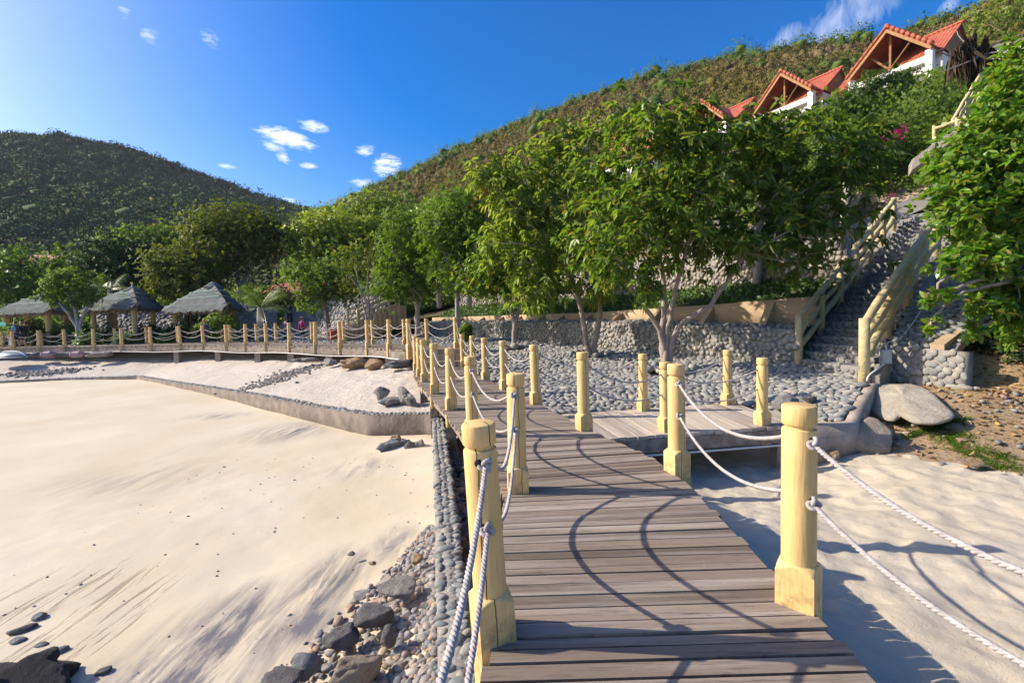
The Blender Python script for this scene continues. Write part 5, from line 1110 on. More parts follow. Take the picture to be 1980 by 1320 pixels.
# ================================================================== white villas with red roofs
AXR = np.array([-.48, .88]); AXR /= np.linalg.norm(AXR); NF = np.array([-AXR[1], AXR[0]])      # row axis, front normal (towards the sea)
def v3(p, z): return np.array([p[0], p[1], z])
def slab(mb, a, b_, c, d, th):
    """thick roof plane a-b (eave), c-d (ridge): uv in metres"""
    n = np.cross(b_-a, d-a); n /= np.linalg.norm(n); n *= np.sign(n[2]) if abs(n[2]) > 1e-6 else 1
    w, h = np.linalg.norm(b_-a), np.linalg.norm(d-a); V = np.array([a, b_, c, d]); lo = V-n*th
    wt = np.dot(d-a, (b_-a)/w); wt2 = np.dot(c-a, (b_-a)/w)
    UV = [(0, 0), (w, 0), (wt2, h), (wt, h)]; mb.hexa(np.vstack([lo, V]), UV*2)
def villa(label, apex, hs=2.55, body=True):
    ap = np.asarray(apex, float); rise, half = 2.55, 2.62; ez = ap[2]-rise; bz = ez-4.0
    c0 = ap[:2]; root = thing('villa', label, 'villa', (c0[0], c0[1], bz), 'white villas with red tiled roofs on the hillside')
    back = c0-NF*4.2
    roof = MB(); ov = .35
    for s in (-1, 1):        # front gable roof
        e0, e1 = c0+AXR*half*s, back+AXR*half*s
        if s < 0: slab(roof, v3(e1, ez), v3(e0, ez), ap, v3(back, ap[2]), .12)
        else: slab(roof, v3(e0, ez), v3(e1, ez), v3(back, ap[2]), ap, .12)
    part('gable_roof', roof, MAT['tiles'], root, False)
    if body:                 # main roof, ridge along the row
        mr = MB(); rz = ap[2]-.15; m0, m1 = back-AXR*2.9, back+AXR*4.1
        off_ = NF*3.2; lo_z = rz-2.75
        slab(mr, v3(m0+off_-AXR*.0, lo_z), v3(m1+off_, lo_z), v3(m1, rz), v3(m0, rz), .12)
        slab(mr, v3(m1-off_, lo_z), v3(m0-off_, lo_z), v3(m0, rz), v3(m1, rz), .12)
        part('main_roof', mr, MAT['tiles'], root, False)
        rc = MB()
        for k in np.linspace(0, 1, 26): p = m0*(1-k)+m1*k; rc.tube(np.array([v3(p-AXR*.18, rz+.03), v3(p+AXR*.18, rz+.05)]), .11, 6)
        part('ridge_caps', rc, MAT['ridge_tile'], root)
        w = MB(); w.box((back[0], back[1], (bz+lo_z)/2+.1), (5.2, 5.4, lo_z-bz+.2), math.atan2(NF[1], NF[0])); part('wall', w, MAT['plaster'], root, False)
        for s in (-1, 1):
            g = MB(); e = back+AXR*(3.82 if s > 0 else 2.66)*s; V = [v3(e+NF*2.6, lo_z+.4), v3(e-NF*2.6, lo_z+.4), v3(e, rz-.25)]; V = np.array(V+[q+np.append(AXR*.06*s, 0) for q in V]); g.add(V, tris=[[0, 1, 2], [5, 4, 3]], quads=[[0, 3, 4, 1], [1, 4, 5, 2], [2, 5, 3, 0]]); part('end_gable', g, MAT['timber'], root, False)
    rk = MB()
    for s in (-1, 1):        # tile caps on the rake
        a, b_ = ap, v3(c0+AXR*half*s, ez)
        for k in np.linspace(.02, .98, 9):
            p = a*(1-k)+b_*k; d = (b_-a)/np.linalg.norm(b_-a); rk.tube(np.array([p-d*.19+[0, 0, .07], p+d*.19+[0, 0, .03]]), np.array([.11, .135]), 8)
    part('rake_tiles', rk, MAT['ridge_tile'], root)
    f0 = c0+NF*.02
    for s in (-1, 1):        # barge boards
        g = MB(); a, b_ = v3(f0, ap[2]-.2), v3(f0+AXR*half*s*1.0, ez-.2); d = np.array([0, 0, -.26]); o = np.append(NF*.06, 0)
        g.hexa(np.array([a+d, b_+d, b_+d+o, a+d+o, a, b_, b_+o, a+o])); part('barge_board', g, MAT['timber'], root, False)
    fr = c0-NF*.55
    for p0, p1, r in ((v3(fr, ap[2]-.3), v3(fr, ez-.55), .09), (v3(fr-AXR*half*.85, ez-.5), v3(fr+AXR*half*.85, ez-.5), .09), (v3(fr, ez-.45), v3(fr+AXR*1.25, ez+1.0), .07), (v3(fr, ez-.45), v3(fr-AXR*1.25, ez+1.0), .07)):
        g = MB(); g.tube(np.array([p0, p1]), r, 4); part('truss_beam', g, MAT['timber'], root, False)
    g = MB(); q = c0-NF*.4; g.box((q[0], q[1], ez-.82), (.34, half*2*.92, .42), math.atan2(NF[1], NF[0])); part('lintel', g, MAT['plaster'], root, False)
    for s in (-1, 1):
        q = c0-NF*.4+AXR*half*.92*s; g = MB(); g.box((q[0], q[1], (bz+ez)/2-.28), (.46, .42, ez-bz), math.atan2(NF[1], NF[0])); part('column', g, MAT['plaster'], root, False)
    for s in (-1, 1):       # recessed porch walls
        q = c0-NF*2.1+AXR*half*.8*s; g = MB(); g.box((q[0], q[1], (bz+ez)/2-.3), (2.2, .2, ez-bz-.2), math.atan2(NF[1], NF[0])); part('side_wall', g, MAT['plaster'], root, False)
    q = back+NF*2.74; g = MB(); g.box((q[0], q[1], bz+1.35), (.06, 1.8, 2.3), math.atan2(NF[1], NF[0])); d_ = part('door', g, MAT['dark_glass'], root, False)
    return root
villa('largest white villa with a red tiled gable, uppermost of the row', at(*HOUSES[0]))
villa('white villa with a red tiled gable, second down the row from the largest', at(*HOUSES[1]))
villa('small looking villa whose red gable peeks over the large tree, third down the row', at(*HOUSES[2]))
villa('villa almost hidden behind the trees, only scraps of red roof showing', at(*HOUSES[3]))
# villa roof at the far left among the trees, and the roof behind the golden tree
def small_roof(label, px, py, d, w, l, h, rz):
    c = at(px, py, d); root = thing('bungalow', label, 'bungalow', (c[0], c[1], c[2]-h-2.6)); ca, sa = math.cos(rz), math.sin(rz); X = np.array([ca, sa, 0]); Y = np.array([-sa, ca, 0]); r = MB()
    a, b_ = c-X*l/2, c+X*l/2; dz = np.array([0, 0, h])
    slab(r, a-Y*w/2-dz, b_-Y*w/2-dz, b_, a, .12); slab(r, b_+Y*w/2-dz, a+Y*w/2-dz, a, b_, .12); part('roof', r, MAT['tiles'], root, False)
    g = MB(); g.box((c[0], c[1], c[2]-h-1.3+.1), (l*.86, w*.8, 2.6), rz); part('wall', g, MAT['timber'], root, False)  # dark timber colour on the walls stands in for the shade among the trees
    for s in (-.28, .1, .3):
        g = MB(); q = c+X*l*s-Y*(w*.4+.02); g.box((q[0], q[1], c[2]-h-1.2), (.9, .06, 1.2), rz); part('window', g, MAT['dark_glass'], root, False)
small_roof('tiled roof of a bungalow among trees at the far left', 84, 493, 50, 3.8, 3.4, .9, R_(12))
small_roof('bungalow with a brownish roof in the shade behind the golden tree', 590, 546, 44, 4.4, 6, 1.0, R_(-8))
# white pavilion at the right edge
g = MB(); c = at(1968, 112, 30); root = thing('pavilion', 'white walled building behind log railings at the right edge', 'building', c-np.array([0, 0, 2.5]))
g.box(c-np.array([-1.2, 0, 1.0]), (4.6, 3, 3.4), R_(-35)); part('wall', g, MAT['plaster'], root, False)
r = MB(); r.box(c-np.array([-1.2, 0, -.76]), (4.9, 3.3, .14), R_(-35)); part('flat_roof', r, MAT['concrete'], root, False)
g = MB(); g.box(c+np.array([.1, -1.62, -.9]), (1.1, .1, 1.5), R_(-35)); part('window', g, MAT['dark_glass'], root, False)

# ================================================================== stairs
ST_N = 28
def stair_pt(t, side):
    L0, L1 = np.array([6.78, 10.75, .22]), np.array([13.8, 16.5, 4.23]); r = np.array([.15, -1.85, 0])
    return L0+(L1-L0)*t+(r+np.array([.45, .1, 0])*t)*side
st = thing('stone_stair', 'cobbled stair climbing from the plaza between log railings', 'stairs', stair_pt(0, .5))
g = MB(); pc = MB(); tm = 1.18
for k in range(ST_N):
    t0, t1 = k/24.0, (k+1)/24.0; z = .22+.167*(k+1)
    a, b_ = stair_pt(t0, -.04), stair_pt(t0, 1.04); c, d = stair_pt(t1+.01, 1.04), stair_pt(t1+.01, -.04)
    lo = z-.9; V = [(*a[:2], lo), (*b_[:2], lo), (*c[:2], lo), (*d[:2], lo), (*a[:2], z), (*b_[:2], z), (*c[:2], z), (*d[:2], z)]; g = MB(); pc = MB(); g.hexa(np.array(V)); stp = part('step', g, MAT['grey_concrete'], st, False)
    fr = np.array([-(b_-a)[1], (b_-a)[0], 0]); fr /= np.linalg.norm(fr); fr *= -1 if fr[0] > 0 else 1
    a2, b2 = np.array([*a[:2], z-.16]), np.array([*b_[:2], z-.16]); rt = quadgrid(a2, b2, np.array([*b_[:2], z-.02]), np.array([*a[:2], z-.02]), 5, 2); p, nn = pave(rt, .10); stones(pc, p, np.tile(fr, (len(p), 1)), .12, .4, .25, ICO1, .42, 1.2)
    subpart('riser_cobbles', pc, MAT['cobble_riser_shade'], stp, st)
# side wall of the stair on its right with sloping top
def ramp_wall(label, t0, t1, side, th, below, name='stair_wall', mat='mortar', face=True):
    n = 12; A = np.array([stair_pt(t, side) for t in np.linspace(t0, t1, n)]); B = offset(A, th); lo = A.copy(); lo[:,2] = np.minimum(A[:,2]-below, .0)-.8; lo2 = B.copy(); lo2[:,2] = lo[:,2]
    g = MB(); g.rings(np.stack([lo, A+[0, 0, .03], B+[0, 0, .03], lo2]).transpose(1, 0, 2)); part('side_wall', g, MAT[mat], st, False)
ramp_wall('', 0, 1.16, 1.05, .16, .6)
ramp_wall('', 0, 1.16, -.13, .14, .6)
# log railings
def railing(label, pts, zlist, hp, rails, rp=.075, rr=.062, mat='log', grp=None):
    P = np.array(pts); root = thing('log_railing', label, 'railing', P[0], grp)
    for p in P:
        g = MB(); g.tube(np.array([p+[0, 0, -.25], p+[.006, 0, hp*.5], p+[0, .005, hp]]), [rp*1.08, rp, rp*.93], 9); part('post', g, MAT[mat], root)
    for h_ in rails:
        g = MB()
        S = resample(np.array([p+[0, 0, h_] for p in P]), n=4*len(P), smooth=False); S += RNG.normal(0, .012, S.shape); g.tube(S, rr*RNG.uniform(.9, 1.1, len(S)), 8); part('rail', g, MAT[mat], root)
LP_ = [stair_pt(t, -.0)+[0, 0, .02] for t in (0, .17, .34, .5, .67, .84, 1.0)]
RP_ = [stair_pt(t, 1.0)+[0, 0, .02] for t in (-.01, .17, .34, .5, .67, .84, 1.0)]
RP_[0][2] = .14
railing('yellowed log railing on the left side of the stair', LP_, None, 1.2, (.42, .76, 1.1), .085, .075)
railing('yellowed log railing on the right side of the stair', RP_, None, 1.22, (.42, .76, 1.1), .095, .085)
def stone_sheet(name, label, cat, Pg, spacing, size, stone='cobble', kind=None, mat='mortar'):
    root = thing(name, label, cat, Pg.reshape(-1, 3).mean(0)); g = MB(); g.grid(Pg); part('base', g, MAT[mat], root)
    p, n_ = pave(Pg, spacing); s = MB(); stones(s, p, n_, size, .5, .3, ICO1, .3); part('stone_facing', s, MAT[stone], root)  # facing of separate modelled stones laid over the base sheet
# concrete parapet crossing above the stair, tan bank behind
g = MB(); a, b_ = at(1640, 440, 18.5), at(1830, 352, 16.5); C = np.array([a*(1-t)+b_*t for t in np.linspace(0, 1, 8)]); beam(g, C, .35, .62)
single('parapet', g, MAT['grey_concrete'], 'sloping grey concrete parapet above the top of the stair', 'wall', C[3], smooth=False)
g = MB(); Pb = loft([np.array([at(1380, 490, 17.2), at(1500, 480, 17.2), at(1640, 450, 18.8), at(1840, 370, 17)]), np.array([at(1380, 420, 18.6), at(1500, 400, 19), at(1640, 370, 20.5), at(1840, 320, 19)]), np.array([at(1380, 390, 20.5), at(1500, 365, 21), at(1640, 330, 22), at(1840, 290, 21)])], 60, 14); Pb += .25*fbm(Pb[...,0], Pb[...,2]*1.4, 7, 4)[...,None]*np.array([.3, -.6, .3]); g.grid(Pb); struct('earth_bank', g, MAT['tan_bank'])
# side pebble wall at the right of the stair foot, its capped embankment and curb
e0, e1 = at(1716, 668, 9.25), at(1866, 682, 8.15)
A = np.array([e1*(1-t)+e0*t for t in np.linspace(0, 1, 14)]); zt_ = A[:,2]
wall_face('side_wall', A[:,:2], np.full(14, -.5), zt_, .3, 'short pebble faced wall ending in a pillar right of the stair foot', 'wall', .115, .128, 'cobble', 'mortar', ICO2)
P = quadgrid(at(1722, 668, 9.25), at(1850, 676, 8.5), at(1905, 560, 11.2), at(1790, 520, 12.2), 14, 12); stone_sheet('stone_embankment', 'cobbled sloping embankment beside the stair under the paddle leaf tree', 'embankment', P, .16, .175, 'cobble_blue')
g = MB(); a, b_ = at(1812, 672, 8.6), at(1925, 585, 11.0); C = np.array([a*(1-t)+b_*t for t in np.linspace(0, 1, 6)]); beam(g, C+[0, 0, .06], .2, .4); single('kerb', g, MAT['tan_concrete'], 'pale concrete kerb edging the cobbled embankment', 'kerb', C[2], smooth=False)
# electrical box and its conduit
c = at(1712, 689, 8.9); root = thing('electrical_box', 'grey metal electrical box beside the stair foot', 'electrical box', c)
g = MB(); g.box(c, (.17, .13, .27), R_(-25)); part('case', g, MAT['steel'], root, False)
g = MB(); g.box(c+[-.035, -.085, 0], (.14, .012, .23), R_(-25)); part('door', g, MAT['steel'], root, False)
g = MB(); S = resample(np.array([c+[0, 0, -.12], at(1698, 712, 8.8), at(1680, 726, 8.7), at(1676, 737, 8.7)]), n=14); g.tube(S, .016, 6); S = resample(np.array([c+[.02, 0, .12], at(1715, 662, 9.1), at(1740, 655, 9.3), at(1775, 610, 10), at(1795, 572, 11)]), n=20); g.tube(S, .014, 6); part('conduit', g, MAT['pipe'], root)
# upper log railings at the right
railing('log railing on the upper path below the withered tree', [at(1806, 250, 15.5)-[0, 0, .5], at(1850, 235, 15)-[0, 0, .5], at(1905, 215, 14.4)-[0, 0, .5]], None, .62, (.2, .52), .05, .05)
railing('steep log railing rising to the upper path', [at(1842, 248, 15.2)-[0, 0, .6], at(1870, 200, 15.4)-[0, 0, .6], at(1896, 160, 15.6)-[0, 0, .6]], None, .9, (.3, .58, .86), .05, .05)
railing('log railing in front of the white walled building', [at(1920, 112, 24)-[0, 0, .6], at(1950, 100, 23.6)-[0, 0, .6], at(1985, 88, 23)-[0, 0, .6]], None, 1.0, (.25, .75), .06, .06)
g = MB(); a, b_ = at(1760, 315, 15.5), at(1935, 185, 14.2); C = np.array([a*(1-t)+b_*t for t in np.linspace(0, 1, 8)]); beam(g, C, .9, .35); single('upper_path', g, MAT['slab'], 'sloping pale concrete path climbing behind the paddle leaf tree', 'path', C[3], smooth=False)

# small stone stair and log railed stair behind the raised boardwalk
root = thing('small_stair', 'small stone stair with stepped parapets behind the person in pink', 'stairs', at(562, 662, 34)); g = MB(); base = at(562, 664, 33.6); fw = np.array([-.05, 1.0]); sdv = np.array([1.0, .05])
for k in range(11):
    p = base[:2]+fw*(.26*k); z = .35+.2*(k+1); g.box((p[0]+fw[0]*.6, p[1]+fw[1]*.6, z-.6), (1.5, 1.2, 1.2), .05)
part('steps', g, MAT['grey_concrete'], root, False)
for s in (-1, 1):
    g = MB()
    for k in range(12): p = base[:2]+fw*(.26*k-.05)+sdv*1.0*s; z = .62+.2*k; g.box((p[0]+fw[0]*.15, p[1]+fw[1]*.15, z-.5), (.5, .3, 1.1+.004*k), .05)
    part('stepped_parapet', g, MAT['concrete'], root, False)
def embank(name, label, a, b_, c, d, sp=.2, size=.2, stone='cobble_pale'): stone_sheet(name, label, 'embankment', quadgrid(a, b_, c, d, 18, 10), sp, size, stone)
embank('stone_embankment', 'pale cobbled bank behind the coconut palm', at(415, 640, 34.5), at(536, 655, 33.6), at(536, 590, 36.5), at(415, 585, 37))
embank('stone_embankment', 'shaded cobbled bank between the small stone stair and the log railed stair', at(590, 658, 33.4), at(700, 640, 29), at(760, 575, 31), at(600, 570, 37.5), .22, .22, 'cobble')
embank('stone_embankment', 'low dark bank behind the middle and right thatched shelters', at(180, 655, 38), at(415, 640, 37), at(415, 590, 40), at(180, 590, 41), .3, .3, 'cobble_blue')
RA = [at(671, 628, 27)-[0, 0, .0], at(692, 622, 27.2), at(712, 610, 27.5), at(731, 600, 27.8), at(750, 592, 28), at(768, 586, 28.3)]
railing('log railing of the far stair on its left side', [p+[-.1, .5, -.1] for p in RA], None, 1.1, (.35, .68, 1.0), .07, .055)
railing('log railing of the far stair on its right side', [p+[.3, -.9, -.4] for p in RA[1:]], None, 1.1, (.35, .68, 1.0), .07, .055)
g = MB()
for k in range(12):
    p = RA[0]+(RA[-1]-RA[0])*(k/11.0); g.box((p[0]+.15, p[1]-.2, p[2]-.75+.0), (.5, 1.6, 1.2))
single('far_stair', g, MAT['tan_concrete'], 'stair between log railings near the bare stemmed tree', 'stairs', RA[0], smooth=False)
c = at(650, 646, 25.5); root = thing('planter', 'red brick planter box with a white plant on the plaza', 'planter', c-[0, 0, .25]); g = MB()
g.box(c-[0, 0, .02], (.62, .55, .5), .5); g.box(c+[0, 0, .26], (.7, .62, .07), .5); part('box', g, MAT['planter'], root, False)
g = MB(); n = 40; P = c+[-.05, 0, .4]+RNG.normal(0, .12, (n, 3)); leaf_fan(g, P, RNG.normal(size=(n, 3))+[0, 0, 1], 5, .14, .05, .9, .1, False); part('plant', g, MAT['white'], root, False)

# ================================================================== rocks
def rock(label, c, size, mat, rot=0, ang=.35, seed=None, name='rock', group=None, sub=None, flat_top=False):
    sub = sub or (ICO4 if max(size) > .25 else ICO3); ang = ang*1.15
    s = random.random()*100 if seed is None else seed; V = sub[0].copy(); out = []
    for v in V:
        n1 = mnoise.noise(Vector(v)*1.1+Vector((s, s*.3, 0))); n2 = mnoise.noise(Vector(v)*2.6+Vector((0, s, s*.7))); n3 = mnoise.noise(Vector(v)*6+Vector((s, 0, s)))
        n4 = mnoise.noise(Vector(v)*14+Vector((0, s, s))); out.append(v*(1+ang*1.1*n1+ang*.5*n2+ang*.24*n3+ang*.10*n4))
    V = np.array(out)
    # chisel a few flat faces
    rg = np.random.default_rng(int(s*1000))
    for k in range(int(ang*16)):
        d = rg.normal(size=3); d /= np.linalg.norm(d); h_ = rg.uniform(.55, .85); e = V@d-h_; V -= np.maximum(e, 0)[:,None]*d*.9
    V = V*np.array(size)*.5; ca, sa = math.cos(rot), math.sin(rot); V = np.stack([V[:,0]*ca-V[:,1]*sa, V[:,0]*sa+V[:,1]*ca, V[:,2]], 1)
    mb = MB(); mb.add(V+np.asarray(c, float), tris=sub[1]); return single(name, mb, MAT[mat], label, 'rock', c, group)
def gl(px, py, z): return on(px, py, z)
RK = [('flat dark rock with a white fleck among the beach pebbles', 770, 1135, -.80, (.30, .30, .12), 'rock_grey', .6, .3),
 ('long dark flat rock in the middle of the pebble heap', 725, 1190, -.82, (.34, .26, .15), 'rock_dark', .5, .3),
 ('dark smooth rock left of the pebble heap', 668, 1232, -.86, (.30, .22, .13), 'rock_dark', .4, .25),
 ('slanting tan slab rock at the foot of the pebble heap', 690, 1290, -.82, (.38, .22, .22), 'rock_tan', .5, .6),
 ('rounded blue grey boulder below the pebble heap', 592, 1283, -.86, (.20, .20, .20), 'rock_blue', .2, .2),
 ('big rounded dark boulder at the bottom edge of the beach', 540, 1318, -.86, (.30, .28, .20), 'rock_dark', .1, .3),
 ('small dark upright stone beside the pebble wall', 752, 1228, -.80, (.13, .12, .16), 'rock_dark', .4, .3),
 ('orange stone beside the pebble wall', 806, 1080, -.85, (.13, .10, .10), 'rock_orange', .3, .3),
 ('small brown stone alone on the smooth sand', 678, 1070, -.98, (.09, .06, .05), 'rock_tan', .5, .4),
 ('reddish stone on the sand near the pebble heap', 720, 1088, -.94, (.08, .07, .05), 'rock_orange', .5, .4),
 ('slanting blue slate rock where the kerb wall meets the pebble wall', 762, 862, -1.0, (.75, .42, .34), 'rock_blue', .5, .55),
 ('dark broken rock beside the slate rock', 792, 866, -1.0, (.30, .28, .2), 'rock_dark', .3, .5),
 ('grey stone at the base of the pebble wall end', 812, 862, -.98, (.22, .2, .24), 'rock_grey', .3, .4),
 ('orange stone under the end of the kerb wall', 764, 846, -1.02, (.34, .3, .18), 'rock_orange', .3, .4),
 ('tilted triangular concrete fragment on the upper sand', 785, 768, -.38, (.75, .30, .42), 'rock_grey', -.6, .7),
 ('small concrete fragment left of the triangular one on the upper sand', 738, 757, -.34, (.42, .3, .34), 'rock_grey', .4, .6),
 ('flat concrete fragment half buried in the upper sand', 765, 776, -.50, (.7, .34, .18), 'rock_grey', .1, .5),
 ('rounded greenish stone on the lower left sand', 77, 1192, -1.09, (.10, .10, .09), 'rock_blue', .2, .2),
 ('long dark stone on the lower left sand', 43, 1217, -1.09, (.19, .09, .08), 'rock_dark', .7, .25),
 ('pale green flat stone just above the black rock', 34, 1238, -1.09, (.13, .09, .05), 'rock_blue', .1, .2),
 ('blue grey stone right of the pale green one', 80, 1246, -1.09, (.11, .07, .05), 'rock_blue', .2, .25),
 ('larger grey egg shaped stone near the black rock', 114, 1259, -1.09, (.13, .08, .07), 'rock_blue', .3, .2),
 ('dark stone touching the black rock', 92, 1262, -1.09, (.10, .07, .07), 'rock_dark', .6, .25),
 ('dark green wet stone alone at the foot of the grey streaks', 200, 1297, -1.08, (.10, .07, .07), 'rock_dark', .7, .25),
 ('black rock in the bottom left corner', 40, 1315, -1.0, (.62, .42, .34), 'rock_black', .2, .45),
 ('dark wedge of rock at the left edge of the upper sand', 2, 722, -.95, (.8, .6, .55), 'rock_dark', .2, .6),
 ('big pale grey boulder below the plaza edge on the right sand', 1664, 850, -.58, (.82, .8, .7), 'rock_tan', .4, .2),
 ('purple grey boulder set in the cobbles beside the platform', 1520, 782, -.14, (.52, .46, .34), 'rock_grey', .3, .3),
 ('orange stones heap at the foot of the plaza edge', 1618, 880, -.68, (.2, .14, .12), 'rock_orange', .3, .5),
 ('dark blue stone on the cobbles near the plaza edge', 1566, 772, -.08, (.26, .2, .2), 'rock_dark', .3, .4),
 ('flat orange stone on the right sand', 1880, 897, -.62, (.3, .2, .06), 'rock_orange', .3, .4),
 ('rounded orange stone on the plaza beside the right rope posts', 958, 700, -.02, (.62, .42, .1), 'rock_tan', .2, .3)]
for lb, px, py, z, sz, mt, rot, ang in RK:
    c = on(px, py, z); rock(lb, c+[0, 0, sz[2]*.0], sz, mt, rot, ang)
for lb, px, py, d, sz, mt in (('orange rock under the raised boardwalk', 690, 703, 17.6, (1.3, .6, .5), 'rock_orange'), ('dark rock under the raised boardwalk near its corner', 770, 705, 15.8, (.8, .6, .4), 'rock_dark'), ('pale flat rock under the raised boardwalk', 590, 696, 19.4, (1.0, .5, .25), 'rock_grey'), ('brown rock under the raised boardwalk beside a pier', 725, 702, 16.8, (.7, .6, .45), 'rock_orange'), ('grey rock in the shade under the raised boardwalk', 640, 700, 18.4, (.6, .5, .3), 'rock_grey'), ('small dark boulder below the left end of the raised boardwalk', 75, 686, 27.6, (.9, .7, .4), 'rock_dark'), ('dark boulder on the sand below the raised boardwalk between the two buoys', 125, 686, 27.4, (1.6, .7, .4), 'rock_dark'), ('long dark boulder below the raised boardwalk right of the buoys', 195, 685, 26.9, (1.5, .7, .35), 'rock_grey')):
    rock(lb, at(px, py, d), sz, mt, .3, .4)
for i, (px, py, d, s, mt, lb) in enumerate(((905, 860, 6.9, .34, 'rock_dark', 'dark rock in the gap beside the boardwalk, farthest'), (888, 930, 5.5, .28, 'rock_orange', 'orange rock in the gap between pebble wall and boardwalk'), (900, 905, 5.9, .26, 'rock_dark', 'dark rock in the gap behind the orange one'), (900, 990, 4.7, .2, 'rock_orange', 'bright orange stone at the edge of the gap'), (893, 960, 5.0, .22, 'rock_dark', 'purplish stone in the gap nearer than the orange rock'), (897, 1040, 4.2, .2, 'rock_tan', 'tan stone in the gap beside the nearest left post'), (905, 880, 6.3, .3, 'rock_tan', 'tan rock in the gap beside the boardwalk'), (902, 1110, 3.7, .18, 'rock_dark', 'dark stone in the gap close to the nearest left post'))):
    p = at(px, py, d); p[2] = -.85; rock(lb, p+[0, 0, .06], (s, s*.8, s*.75), mt, i, .45)
# cement crust slab on the right bank
OUT = [(1680, 745, .04), (1705, 738, .10), (1738, 741, .14), (1768, 742, .13), (1796, 753, .07), (1812, 768, .0), (1832, 785, -.08), (1846, 800, -.13), (1822, 812, -.2), (1790, 814, -.22), (1762, 810, -.22), (1742, 800, -.2), (1728, 808, -.26), (1698, 800, -.28), (1676, 778, -.2), (1668, 760, -.08)]
O = np.array([on(*k) for k in OUT]); O = resample(np.vstack([O, O[:1]]), n=61, smooth=True)[:-1]; cN = O.mean(0)+[0, 0, .02]
O[:,:2] += .03*fbm(np.arange(60)*.6, np.zeros(60), 4)[:,None]
g = MB(); RGs = []
for s_, dz in ((.93, -.09), (.97, -.07), (.99, -.055), (1.0, -.035), (.985, -.01), (.93, .01), (.8, .03), (.6, .05), (.4, .065), (.2, .075), (.03, .08)):
    q = cN+(O-cN)*s_; q[:,2] += dz; q[:,2] += .035*fbm(q[:,0]*2.2, q[:,1]*2.2, 12, 3)*(s_ < .99); RGs.append(q)
g.rings(RGs); single('cement_slab', g, MAT['slab'], 'broken pale cement crust slab lying on the red soil bank', 'slab', cN)
# loose pebbles
def pebbles(name, label, n, fn, smin, smax, mat='pebble'):
    P, S = [], []
    while len(P) < n:
        r_ = fn()
        if r_ is not None: P.append(r_); S.append(math.exp(random.uniform(math.log(smin), math.log(smax))))
    P = np.array(P); s = MB(); nn = np.tile([0, 0, 1.0], (n, 1))+RNG.normal(0, .25, (n, 3)); nn /= np.linalg.norm(nn, axis=1, keepdims=True)
    stones(s, P, nn, np.array(S), .65, .2, ICO2, .2, 1.5); struct(name, s, MAT[mat], kind='stuff', label=label, cat='pebbles')
def f1():
    y = random.uniform(1.6, 5.6); w = np.interp(y, [1.6, 2.7, 3.2, 3.8, 4.6, 5.6], [1.6, 1.55, 1.3, .95, .5, .12]); s = random.random()**1.3*w+.02
    if random.random() > np.interp(s/w, [0, .6, 1], [1, .8, .25]): return None
    x = wall_x(y)-.12-s; return (x, y, float(z_low(np.array(x), np.array(y))))
pebbles('pebbles', 'grey and brown pebbles heaped against the pebble wall', 3000, f1, .018, .08)
def f2():
    y = random.uniform(1.8, 9.5); x = random.uniform(wall_x(y)+.13, np.interp(y, NL[:,1], NL[:,0])+.25); return (x, y, -.86+.08*random.random())
pebbles('rubble', 'dark rubble in the gap between the pebble wall and the boardwalk', 900, f2, .04, .16)
def shards(name, label, n, fn, smin, smax, mat):
    s = MB(); V0, T0 = ICO1; rg = np.random.default_rng(5)
    while n > 0:
        p = fn()
        if p is None: continue
        n -= 1; sz = math.exp(random.uniform(math.log(smin), math.log(smax))); V = V0*(1+rg.normal(0, .16, (len(V0), 1)))
        for k in range(6):
            d = rg.normal(size=3); d /= np.linalg.norm(d); e = V@d-rg.uniform(.35, .75); V = V-np.maximum(e, 0)[:,None]*d
        V = V*np.array([1, rg.uniform(.55, .95), rg.uniform(.35, .7)]); a = rg.uniform(0, 6.3); ca, sa = math.cos(a), math.sin(a)
        V = np.stack([V[:,0]*ca-V[:,1]*sa, V[:,0]*sa+V[:,1]*ca, V[:,2]+V[:,0]*rg.normal(0, .2)], 1)*sz*.55+np.array(p)
        s.add(V, tris=T0)
    struct(name, s, MAT[mat], smooth=False, kind='stuff', label=label, cat='rubble')
shards('stone_rubble', 'jagged dark stones mixed into the pebble heap beside the pebble wall', 300, f1, .06, .21, 'pebble')
def f5():
    k = random.random(); a, b_ = on(492, 728, -.35), on(590, 700, -.05); p = a*(1-k)+b_*k; p = p+[random.gauss(0, .5), random.gauss(0, .22), 0]
    i = np.argmin((P_T[:,0]-p[0])**2+(P_T[:,1]-p[1])**2); return (p[0], p[1], P_T[i,2])
P_T = TERR.reshape(-1, 3)
pebbles('gravel', 'strip of grey gravel on the upper sand below the raised boardwalk', 700, f5, .04, .11)
def f6():
    k = random.random(); a, b_ = on(15, 725, -.8), on(145, 712, -.6); p = a*(1-k)+b_*k; p = p+[random.gauss(0, .5), random.gauss(0, .3), 0]
    i = np.argmin((P_T[:,0]-p[0])**2+(P_T[:,1]-p[1])**2); return (p[0], p[1], P_T[i,2])
pebbles('gravel', 'patch of grey gravel on the upper sand at the left edge', 700, f6, .05, .16)
def f3():
    y = random.uniform(2.5, 9); x = random.uniform(-6, -1.0)
    return (x, y, float(z_low(np.array(x), np.array(y)))) if x < wall_x(y)-.2 else None
pebbles('grit', 'tiny dark stones strewn on the smooth sand', 150, f3, .008, .028)
def f4():
    x, y = random.uniform(5.2, 12), random.uniform(3.5, 9.5); d = (x-5.55)*.73+(y-7.0)*.68
    return (x, y, float(z_soil(np.array(x), np.array(y)))+.01) if -.1 < d < 3.2 else None
shards('stone_rubble', 'jagged orange and brown stones on the red soil bank', 120, lambda: f4() if 1 else None, .05, .18, 'soil_rock')
pebbles('soil_stones', 'orange stones scattered over the red soil bank', 420, f4, .03, .11, 'pebble')
s = MB(); P = []
